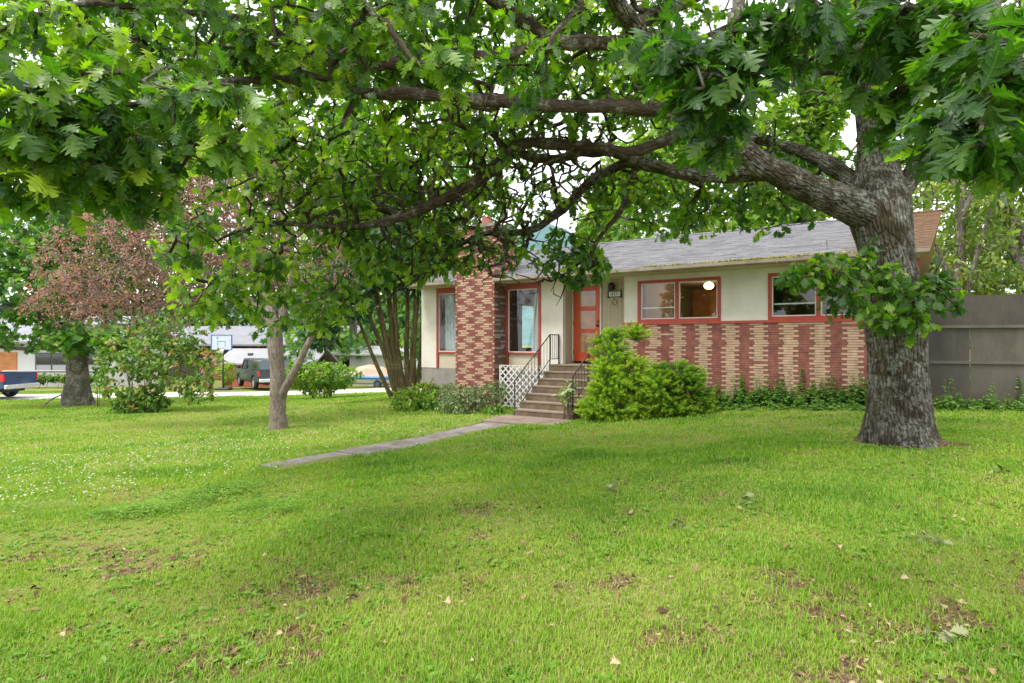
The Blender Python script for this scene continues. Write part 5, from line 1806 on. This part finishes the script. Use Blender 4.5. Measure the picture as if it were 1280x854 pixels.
# white modern house at the far left
h = house_at("white_house", "white house with orange cedar garage door behind the blue pickup", 50, 43, R(3))
wbox(h, "wall", M_nwhite, (-8, 5.2, 0, 7, .2, 3.2), (-2.2, 5.2, -.5, 0, 1.05, 1.12))
wbox(h, "retaining_wall", M_ngrey, (-1.6, 9.5, -1.4, -1.2, -.3, 1.0))
wbox(h, "garage_door", M_orange, *[(-5.6, -1.55, -.06, -.001, 1.0 + .28 * k, 1.0 + .28 * k + .265) for k in range(5)])
wn_ = wbox(h, "window", M_dkframe, (-.3, 4.4, -.05, -.002, .95, 2.35))
for a in (-.2, .9, 2.1, 3.2):
    wbox(wn_, "pane", M_carglass, (a, a + .98, -.07, -.055, 1.55, 2.28))
    wbox(wn_, "lower_panel", M_ngrey, (a, a + .98, -.071, -.056, 1.0, 1.48))
wu = wbox(h, "window", M_nwhite, (-2.6, -1.3, -.06, -.003, 2.5, 3.3))
wbox(wu, "pane", M_carglass, (-2.5, -1.4, -.075, -.062, 2.58, 3.22))
m = MB(); m.prism([(-.9, 3.15), (3.5, 5.1), (7.9, 3.15), (7.9, 3.0), (3.5, 4.95), (-.9, 3.0)], 0, -8.6, 5.8)
rfo = m.obj("roof", M_nroof, h)
m = MB(); m.prism([(0.02, 3.2), (6.98, 3.2), (3.5, 4.9)], 0, 5.05, 5.19); m.prism([(0.02, 3.2), (6.98, 3.2), (3.5, 4.9)], 0, -7.98, -7.8)
m.obj("gable_wall", M_nwhite, h)

# long grey-roofed house with a porch behind the hoop
h = house_at("grey_roof_house", "long low house with pale grey roof and open porch posts behind the red shed", 330, 57, R(-4))
wbox(h, "wall", M_dkwall, (-10.5, -4.2, 1.2, 8, 0, 3.4), (-4.2, 2.5, 3.2, 8, 0, 3.4))
wbox(h, "chimney_breast", plain("orange_brick_breast", (.38, .15, .08), .85, .2, 3), (-5.6, -4.5, .9, 1.2, 0, 3.4))
for x in (-2.9, -2.2, -.9):
    wbox(h, "porch_panel", M_redpaint, (x, x + .5, 2.6, 2.8, 1.2, 3.35))
for x in (-3.4, -.2, .7, 1.6, 2.5, 3.4, 4.6, 6.0, 7.4):
    wbox(h, "post", M_dkframe, (x, x + .11, .1, .21, 0, 3.4))
wbox(h, "railing", M_dkframe, (-3.4, 7.4, .12, .18, 2.0, 2.06))
m = MB(); m.prism([(-.6, 3.38), (4.0, 5.2), (8.6, 3.38), (8.6, 3.22), (4.0, 5.04), (-.6, 3.22)], 0, -11.2, 8.2)
m.obj("roof", M_nroof, h)
for x in (-9.5, -7.5):
    f = wbox(h, "window", M_dkframe, (x, x + 1.5, 1.15, 1.199, 1.4, 3.0))
    wbox(f, "pane", M_carglass, (x + .08, x + 1.42, 1.13, 1.148, 1.48, 2.92))

# low red shed
h = house_at("red_shed", "low barn red shed under a broad grey roof beside the dark pickup", 312, 44, R(-3), "shed")
wbox(h, "wall", M_redpaint, (-1.75, 4.5, 0, 4, -.2, 1.72))
wbox(h, "door", plain("lighter_red_door", (.44, .09, .07), .6, .1, 3), (-1.5, -.7, -.04, -.001, .05, 1.62), (-.66, .14, -.04, -.001, .05, 1.62))
f = wbox(h, "window", M_nwhite, (.45, 1.5, -.05, -.002, .85, 1.55))
wbox(f, "pane", M_carglass, (.53, .95, -.06, -.052, .92, 1.48), (1.0, 1.42, -.06, -.052, .92, 1.48))
m = MB(); m.prism([(-.5, 1.72), (2.0, 2.75), (4.5, 1.72), (4.5, 1.6), (2.0, 2.63), (-.5, 1.6)], 0, -2.35, 5.0)
ro = m.obj("roof", M_nroof2, h)
wbox(ro, "vent", M_dkframe, (-.5, -.2, .7, 1.0, 2.2, 2.42))

# white outbuilding and the covered boat on its trailer
h = house_at("white_outbuilding", "white outbuilding with a small dark window behind the covered boat", 462, 50, R(-6), "outbuilding")
wbox(h, "wall", M_nwhite, (-3.0, 3.2, 0, 4, 0, 2.35))
wbox(h, "window", M_carglass, (-2.3, -1.7, -.03, -.001, .95, 2.0))
wbox(h, "downpipe", M_ngrey, (-2.75, -2.62, -.06, -.001, 0, 2.3))
m = MB(); m.prism([(-.4, 2.34), (2.0, 3.0), (4.4, 2.34), (4.4, 2.22), (2.0, 2.88), (-.4, 2.22)], 0, -3.3, 3.5)
m.obj("roof", M_nwhite, h)
h = house_at("white_garage", "white gabled garage half hidden by leaves left of the outbuilding", 395, 52, R(-4), "garage")
wbox(h, "wall", M_nwhite, (-2.4, 2.4, 0, 5, 0, 2.9))
m = MB(); m.prism([(-2.8, 2.85), (0, 4.3), (2.8, 2.85), (2.8, 2.7), (0, 4.15), (-2.8, 2.7)], 1, -.3, 5.3)
m.obj("roof", M_nroof, h)
m = MB(); m.prism([(-2.39, 2.9), (2.39, 2.9), (0, 4.12)], 1, .01, .12)
m.obj("gable_wall", M_nwhite, h)
wbox(h, "window", M_carglass, (-.5, .5, -.03, -.001, 1.5, 2.5))
wbox(h, "door", M_ngrey, (1.1, 2.0, -.03, -.001, .05, 2.1))

q = W(462, 478, 41)
zb = float(zg(q[0], 41))
bo_ = empty("boat", (q[0], 41, zb), R(172))
tag(bo_, "white and blue boat under a tan cover on a trailer across the lane", "boat")


def loft(secs):
    V, Fs = [], []
    n = len(secs[0])
    for s in secs: V += s
    for i in range(len(secs) - 1):
        for j in range(n - 1):
            a = i * n + j
            Fs.append((a, a + 1, a + n + 1, a + n))
    Fs.append(tuple(range(n - 1, -1, -1))); Fs.append(tuple(range((len(secs) - 1) * n, len(secs) * n)))
    return V, Fs


secs = [[(x, -w_, .62 + k_ * .1), (x, -w_ * .8, .30 + k_), (x, 0, .22 + k_), (x, w_ * .8, .30 + k_), (x, w_, .62 + k_ * .1), (x, 0, .70 + k_ * .1)] for x, w_, k_ in ((-1.9, .80, 0), (-.8, .86, 0), (.6, .84, .03), (1.5, .58, .12), (2.1, .12, .26))]
MB().add(*loft(secs)).obj("hull", M_nwhite, bo_)
m = MB()
for sy in (-1, 1):
    m.tube([(-1.92, sy * .82, .68), (-.8, sy * .88, .68), (.6, sy * .86, .69), (1.5, sy * .60, .71), (2.12, sy * .12, .74)], .10, 8)
m.obj("gunwale", plain("blue_boat_stripe", (.03, .15, .42), .4, .1, 4), bo_)
secs = [[(x, -w_, .72), (x, -w_ * .7, .74 + h_ * .7), (x, 0, .74 + h_), (x, w_ * .7, .74 + h_ * .7), (x, w_, .72), (x, 0, .715)] for x, w_, h_ in ((-1.85, .78, .10), (-1.0, .84, .62), (0.0, .86, .80), (.8, .78, .62), (1.6, .48, .12))]
MB().add(*loft(secs)).obj("cover", plain("tan_boat_cover", (.42, .30, .22), .9, .12, 3), bo_)
m = MB(); m.box(-1.8, 2.6, -.05, .05, .12, .2); m.box(-1.7, -.2, -.7, -.6, .14, .22); m.box(-1.7, -.2, .6, .7, .14, .22)
m.box(-.9, -.8, -.75, .75, .12, .2)
m.obj("trailer_frame", M_metal, bo_)
for sy in (-1, 1):
    wheel(bo_, -.85, sy * .82, .26, .16)

# low green growth at the foot of the white house and a small sapling by the maple
b = base_at(123, 22.8)
shrub("sapling", "thin young sapling with a few leaves beside the old maple trunk", 123, 22.8, 1.6,
      [(124, 462, 22.8, 9, 14, .3, 14), (128, 485, 22.8, 12, 8, .3, 8)], G_mid, MAPLE, 6, .16, 91, 2, spread_px=4, base_w=.02)
shrub("border_shrub", "row of low greenery under the pale wall of the white house", 70, 39.5, .1,
      [(45, 473, 39.5, 26, 4, .5, 60), (95, 473, 39.6, 34, 4, .5, 80)], G_far, SIMPLE, 8, .3, 92, 8, spread_px=40, base_w=1.5)
shrub("golden_shrub", "small bright golden shrub at the foot of the basketball pole", 285, 39.5, .6,
      [(284, 466, 39.5, 12, 14, .8, 60)], G_yel, SIMPLE, 8, .24, 93, 8, spread_px=10, base_w=.2, tint=(.85, .15))
shrub("pink_shrub", "pale pink feathery shrub beside the basketball pole", 262, 40.5, .9,
      [(262, 455, 40.5, 12, 18, .8, 60)], leaf_mat("pale_pink_leaf", [(0, (.35, .2, .14)), (1, (.55, .36, .28))], .3), SIMPLE, 8, .24, 94, 8, spread_px=10, base_w=.2)
shrub("dark_shrub", "green bushy shrub left of the white outbuilding", 372, 44, 2.2,
      [(368, 448, 44, 22, 18, 1.2, 90), (395, 460, 43, 16, 10, 1.0, 40)], G_mid, SIMPLE, 8, .3, 95, 8, spread_px=16, base_w=.3)
# stick leaning on the lawn by the maple
sk_ = Tubes()
a_, c_ = W(52, 510, 23.6), W(78, 492, 23.9)
a_[2] = float(zg(a_[0], a_[1])) + .02
s = spline([np.r_[a_, .035], np.r_[(a_ + c_) / 2 + [0, 0, .05], .03], np.r_[c_, .022], np.r_[W(80, 478, 23.9), .012]], .1)
sk_.add(s[:, :3], s[:, 3], 7, .1, rg)
tag(sk_.obj("fallen_branch", M_greybark), "grey fallen branch propped against the old maple trunk", "branch")
# ================================================================== TURF
G_grass = leaf_mat("grass_blade", [(0, (.060, .165, .010)), (.35, (.145, .29, .016)), (.65, (.235, .365, .024)), (.85, (.28, .37, .045)), (.94, (.33, .31, .10)), (1, (.38, .30, .15))], .3, .55, (1.3, 1.5, .4), .3)
rg = np.random.default_rng(101)


def lawn_points(n, d0, d1, p, margin=1.2):
    d = d0 + (d1 - d0) * rg.random(n) ** p
    x = (rg.random(n) * 2 - 1) * (.90 * d + margin)
    return x, d


def keep(x, y):
    t, s = to_house(x, y)
    k = ~((t > -3.5) & (t < 9.65) & (s > -.05) & (s < 8.6))
    k &= ~((t > 1.46) & (t < 3.13) & (s > -2.25) & (s < .1))
    e = .03 * np.sin(s * 9) + .03 * np.sin(s * 23)
    k &= ~((t > 1.52 + e) & (t < 2.27 + e) & (s > -8.85 + .3 * np.sin(t * 5)) & (s < -3.2))
    k &= ~((t > 1.32 + e) & (t < 3.16 + e) & (s > -3.22) & (s <= -2.1))
    k &= np.hypot(x - oak_base[0], y - oak_base[1]) > .50
    return k


def blades(n, d0, d1, p, wscale, h0, h1, per):
    x, y = lawn_points(n, d0, d1, p)
    b = bare(x, y)
    k = keep(x, y) & (rg.random(n) > b * (.93 if per == 1 else .4)) & (rg.random(n) < .45 + 1.1 * vnoise(x, y, .38, 64))
    far = y > 24
    k[far] &= ~on_road(x[far], y[far], -.15)
    x, y, b = x[k], y[k], b[k]
    n = len(x)
    base = np.c_[x, y, zg(x, y) - .004]
    g1 = vnoise(x, y, .9, 61); g2 = vnoise(x, y, .25, 62); g3 = vnoise(x, y, 3.2, 63)
    lush = .45 * g1 + .25 * g2 + .35 * g3
    tall = .55 + .95 * np.clip((lush - .3) * 2.0, 0, 1)
    # thick clover clump left of centre
    c1 = W(235, 640, 6.05)
    base_t = .52 + (lush - .52) * -.75 + rg.normal(0, .13, n)
    base_t += np.clip((b - .1), 0, 1) * .25 + .30 * (vnoise(x, y, .5, 65) - .5) + .22 * (vnoise(x, y, 2.2, 66) - .5)
    base_t += np.clip(1 - y / 7, 0, 1) * .10 * (g2 - .3)
    dry = rg.random(n) < .04 + .24 * np.clip(1.15 - y / 9, 0, 1) * np.clip(1.5 - 2 * g1, 0, 1)
    base_t[dry] = rg.uniform(.86, 1.0, dry.sum())
    h = rg.uniform(h0, h1, n) * tall
    w = .0022 * wscale * (1 + .22 * y) * rg.uniform(.7, 1.3, n)
    az = rg.random(n) * 6.283
    ln = h * rg.uniform(.25, .95, n)
    dx, dy = np.cos(az), np.sin(az)
    sx, sy = -dy * w, dx * w
    V = np.empty((n, 5, 3))
    V[:, 0] = base + np.c_[sx, sy, np.zeros(n)]
    V[:, 1] = base - np.c_[sx, sy, np.zeros(n)]
    mid = base + np.c_[dx * ln * .35, dy * ln * .35, h * .6]
    V[:, 2] = mid + np.c_[sx, sy, np.zeros(n)] * .75
    V[:, 3] = mid - np.c_[sx, sy, np.zeros(n)] * .75
    V[:, 4] = base + np.c_[dx * ln, dy * ln, h * .95]
    if per == 2:                                             # dead straw lying on the soil
        V[:, :, 2] = base[:, None, 2] + .006 + (V[:, :, 2] - base[:, None, 2]) * .22
        base_t = rg.uniform(.84, 1.0, n)
    o = (np.arange(n) * 5)[:, None]
    return V.reshape(-1, 3), np.concatenate([o + [0, 1, 3], o + [0, 3, 2], o + [2, 3, 4]]), np.repeat(np.clip(base_t, 0, 1), 5)


parts = [blades(700000, 1.5, 9, 1.3, .62, .012, .042, 1), blades(330000, 7, 36, 1.2, 1.1, .022, .06, 1), blades(65000, 1.5, 10, 1.25, .8, .03, .07, 2)]
n0 = 0
VV, TT, CC = [], [], []
for V, T, C in parts:
    VV.append(V); TT.append(T + n0); CC.append(C); n0 += len(V)
tag(mesh_np("grass", np.concatenate(VV), [np.concatenate(TT)], G_grass, tint=np.concatenate(CC)), kind="stuff")

# ---- broad-leaved lawn weeds, clover clump, clover flowers
M_weed = leaf_mat("lawn_weed_leaf", [(0, (.045, .135, .014)), (.5, (.11, .25, .02)), (1, (.21, .35, .04))], .35, .5)
lw = Leaves()
x, y = lawn_points(5200, 1.7, 14, 1.3)
k = keep(x, y) & (vnoise(x, y, 1.1, 71) > .45)
x, y = x[k], y[k]
P = np.c_[x, y, zg(x, y) + .008]
n = len(P)
for i in range(6):
    az = rg.random(n) * 6.28
    d = np.c_[np.cos(az), np.sin(az), rg.uniform(.05, .7, n)]
    lw.put(SIMPLE, P, d, np.c_[rg.normal(0, .3, (n, 2)), np.ones(n)], rg.uniform(.022, .055, n), np.clip(rg.normal(.62, .2, n), 0, 1))
tag(lw.obj("lawn_weeds", M_weed), kind="stuff")

cl_ = Leaves()
P = []
for (px, py, d, rx, ry, n) in ((250, 622, 6.9, .62, .50, 1500), (190, 645, 6.35, .45, .32, 900), (290, 612, 7.2, .35, .3, 600), (335, 655, 6.2, .45, .22, 500), (150, 655, 6.2, .3, .2, 300), (465, 718, 4.8, .16, .1, 160), (355, 668, 5.9, .2, .12, 160), (40, 640, 6.6, .6, .3, 260)):
    c = W(px, py, d)
    a = rg.normal(0, .5, (n, 2)) * [rx, ry]
    a = a * 1.15
    r2 = np.clip(1 - (a[:, 0] / rx) ** 2 * .5 - (a[:, 1] / ry) ** 2 * .5, 0, 1)
    xx, yy = c[0] + a[:, 0], c[1] + a[:, 1]
    P.append(np.c_[xx, yy, zg(xx, yy) + rg.uniform(.02, .11, n) * r2])
P = np.vstack(P)
n = len(P)
hu = vnoise(P[:, 0], P[:, 1], .22, 72)
for i in range(3):
    az = rg.random(n) * 6.28
    cl_.put(SIMPLE, P, np.c_[np.cos(az), np.sin(az), rg.uniform(-.1, .35, n)], np.c_[rg.normal(0, .45, (n, 2)), np.ones(n)], rg.uniform(.014, .03, n), np.clip(.72 + .7 * (hu - .45) + rg.normal(0, .14, n), 0, 1))
tag(cl_.obj("clover_patch", M_weed), kind="stuff")

fw = Leaves()
M_flow = leaf_mat("white_clover_flower", [(0, (.62, .62, .52)), (1, (.8, .8, .74))], .2, .8, (1, 1, 1))
P = []
for (px, py, d, sx, sy, n) in ((30, 600, 8.3, 1.1, 1.0, 180), (120, 560, 10.2, 1.6, 1.2, 190), (250, 548, 11.5, 1.2, .8, 130), (60, 620, 7.4, .7, .5, 90), (300, 545, 12.2, 1.2, .9, 80), (100, 530, 14, 2.5, 2, 90), (200, 590, 8.6, 1.0, .6, 50), (420, 540, 13, 1, .8, 40)):
    c = W(px, py, d)
    xx, yy = c[0] + rg.normal(0, sx, n), c[1] + rg.normal(0, sy, n)
    P.append(np.c_[xx, yy, zg(xx, yy) + rg.uniform(.04, .085, n)])
P = np.vstack(P)
P = P[keep(P[:, 0], P[:, 1])]
n = len(P)
for i in range(7):
    az = rg.random(n) * 6.28
    fw.put(QUADL, P, np.c_[np.cos(az), np.sin(az), rg.uniform(-.2, 1.2, n)], rg.normal(0, 1, (n, 3)), rg.uniform(.010, .019, n), rg.random(n))
tag(fw.obj("clover_flowers", M_flow), kind="stuff")

# ---- tall weeds along the brick base and the fence
M_tallweed = leaf_mat("tall_weed_leaf", [(0, (.04, .12, .022)), (.5, (.10, .22, .04)), (1, (.20, .33, .07))], .35, .55)
tw = Leaves(); sw = Tubes()
spots = []
for i in range(300):
    t = rg.uniform(5.6, 9.5)
    s = -abs(rg.normal(.12, .22)) - .06
    spots.append((*HW(t, s)[:2], rg.uniform(.16, .46) * (1.8 if rg.random() < .2 else 1)))
for i in range(150):
    f = rg.uniform(.05, 1)
    q = FA + (FB - FA) * f * .7 - np.array([.25, .9]) * abs(rg.normal(.2, .35))
    spots.append((q[0], q[1], rg.uniform(.12, .36) * (2.0 if rg.random() < .15 else 1)))
for i in range(120):                                          # creeping ground cover in front of them
    t = rg.uniform(5.2, 9.6)
    spots.append((*HW(t, -rg.uniform(.4, 1.1))[:2], rg.uniform(.05, .14)))
for (x, y, h) in spots:
    z = float(zg(x, y))
    e = np.array([x + rg.normal(0, .05), y + rg.normal(0, .05), z + h])
    sw.add(np.array([[x, y, z - .02], [(x + e[0]) / 2 + .01, (y + e[1]) / 2, z + h * .55], e]), np.array([.004, .003, .001]), 4)
    m = int(8 + h * 46)
    f = rg.random(m) ** .8
    pos = np.array([x, y, z]) + (e - [x, y, z]) * f[:, None]
    az = rg.random(m) * 6.28
    tw.put(SIMPLE, pos, np.c_[np.cos(az), np.sin(az), rg.uniform(-.25, .5, m)], np.c_[rg.normal(0, .35, (m, 2)), np.ones(m)], (1.15 - f) * rg.uniform(.06, .15, m) + .025, np.clip(rg.normal(.45 + .2 * f, .2), 0, 1))
ww = tw.obj("undergrowth", M_tallweed)
tag(ww, kind="stuff")
tag(sw.obj("undergrowth_stems", bark_mat("green_weed_stem", (.06, .11, .03), (.13, .2, .06), None, 0, .3, 30)), kind="stuff")

# ---- crumbs of leaf litter, mostly where the turf is thin
li = Leaves()
x, y = lawn_points(60000, 1.5, 9, 1.25)
k = keep(x, y) & (rg.random(len(x)) < .05 + .9 * bare(x, y) + .35 * np.clip(vnoise(x, y, .7, 75) - .55, 0, 1))
x, y = x[k], y[k]
n = len(x)
az = rg.random(n) * 6.28
li.put(SIMPLE, np.c_[x, y, zg(x, y) + rg.uniform(.004, .022, n)], np.c_[np.cos(az), np.sin(az), rg.normal(0, .3, n)], np.c_[rg.normal(0, .5, (n, 2)), np.ones(n)], rg.uniform(.012, .04, n) * np.where(rg.random(n) < .1, 1.7, 1), rg.random(n) ** 1.4)
tag(li.obj("leaf_litter", leaf_mat("brown_leaf_litter", [(0, (.06, .035, .022)), (.5, (.15, .085, .05)), (.85, (.27, .18, .10)), (1, (.40, .31, .20))], 0, .95, None, .1)), kind="stuff")

# ---- dry leaves and fallen sprigs lying on the lawn
M_dry = leaf_mat("dry_tan_leaf", [(0, (.13, .075, .038)), (.5, (.27, .185, .095)), (1, (.42, .33, .21))], 0, .9, (1.2, 1, .8), .1)
M_wilt = leaf_mat("wilted_grey_green_leaf", [(0, (.10, .125, .05)), (.5, (.18, .205, .10)), (1, (.28, .29, .16))], .1, .9, None, .08)
protos = []
for i in range(5):
    tv, tt = OAK_LO
    V = tv.copy()
    V[:, 1] -= .5
    V[:, 2] += .35 * V[:, 0] ** 2 * (2 + i) + .25 * np.sin(V[:, 1] * (3 + i)) * .5
    th = V[:, 1] * (.5 + .35 * i)
    V[:, 2] += .4 * (1 - np.cos(th))
    me = bpy.data.meshes.new("fallen_leaf")
    me.from_pydata((V * .12).tolist(), [], tt.tolist())
    at = me.attributes.new("tint", 'FLOAT', 'POINT')
    at.data.foreach_set("value", np.full(len(V), [.2, .75, .5, .95, .35][i], np.float32))
    me.materials.append(M_dry)
    protos.append(me)
spots = [(942 / 1280, 0)]
pxs = [(543, 828), (690, 663), (445, 640), (560, 760), (640, 800), (700, 700), (845, 692), (1030, 755), (1087, 765), (965, 760), (810, 815), (690, 790), (655, 752), (770, 838), (885, 850), (800, 765), (420, 720), (470, 770), (350, 800), (545, 690), (600, 730), (925, 640), (1240, 640), (1275, 742), (1150, 800), (1180, 650), (1203, 655), (735, 720), (590, 835), (505, 700), (300, 770), (240, 700), (120, 740), (330, 700), (870, 720), (1000, 840), (1100, 850), (1240, 850), (1130, 730), (985, 690), (760, 660), (480, 812), (205, 820), (80, 800), (20, 700), (150, 690), (640, 640), (580, 650), (1050, 690), (915, 800)]
for i, (px, py) in enumerate(pxs):
    d = F * 1.43 / (py - 427)
    for _ in range(6):
        x = (px - 640) / F * d
        d = F * (EYE - float(zg(x, d))) / (py - 427)
    o = bpy.data.objects.new("fallen_leaf", protos[i % 5])
    x = (px - 640) / F * d
    o.location = (x, d, float(zg(x, d)) + .035)
    o.rotation_euler = (rg.normal(0, .35), rg.normal(0, .35), rg.random() * 6.28)
    o.scale = (lambda k: (k, k * rg.uniform(.7, 1), k * .8))(rg.uniform(.2, .5))
    COL.objects.link(o)
    tag(o, "dry curled tan oak leaf lying loose on the grass", "leaf", "dry oak leaves fallen on the lawn")
for (px, py, lb) in ((765, 617, "wilted grey green oak sprig on the middle of the lawn, nearest to the steps"), (940, 630, "wilted pale oak sprig on the lawn between two others, left of the trunk"), (852, 660, "dark green wilted oak sprig lying in the middle of the grass"),
                     (1252, 592, "wilted oak sprig on the lawn right of the oak trunk near the frame edge"), (1160, 678, "long pale wilted oak sprig on the grass below the oak trunk"), (1165, 795, "large wilted oak sprig lying nearest to the camera at right")):
    d = F * 1.4 / (py - 427)
    for _ in range(6):
        x = (px - 640) / F * d
        d = F * (EYE - float(zg(x, d))) / (py - 427)
    x = (px - 640) / F * d
    z = float(zg(x, d)) + .028
    l = Leaves()
    n = 3
    pts = np.array([[.0, 0, 0], [.07, .02, .01], [-.06, .03, .0]])
    l.rosettes(OAK_LO, pts, np.array([[.8, .2, .1], [1, -.3, .08], [-.7, .5, .1]]), 4, .085, rg, 1.35, (.5, .35), 1.6, .015, .25)
    o = l.obj("oak_sprig", M_wilt)
    o.location = (x, d, z)
    o.rotation_euler = (0, 0, rg.random() * 6.28)
    tag(o, lb, "oak sprig", "wilted oak sprigs on the lawn")
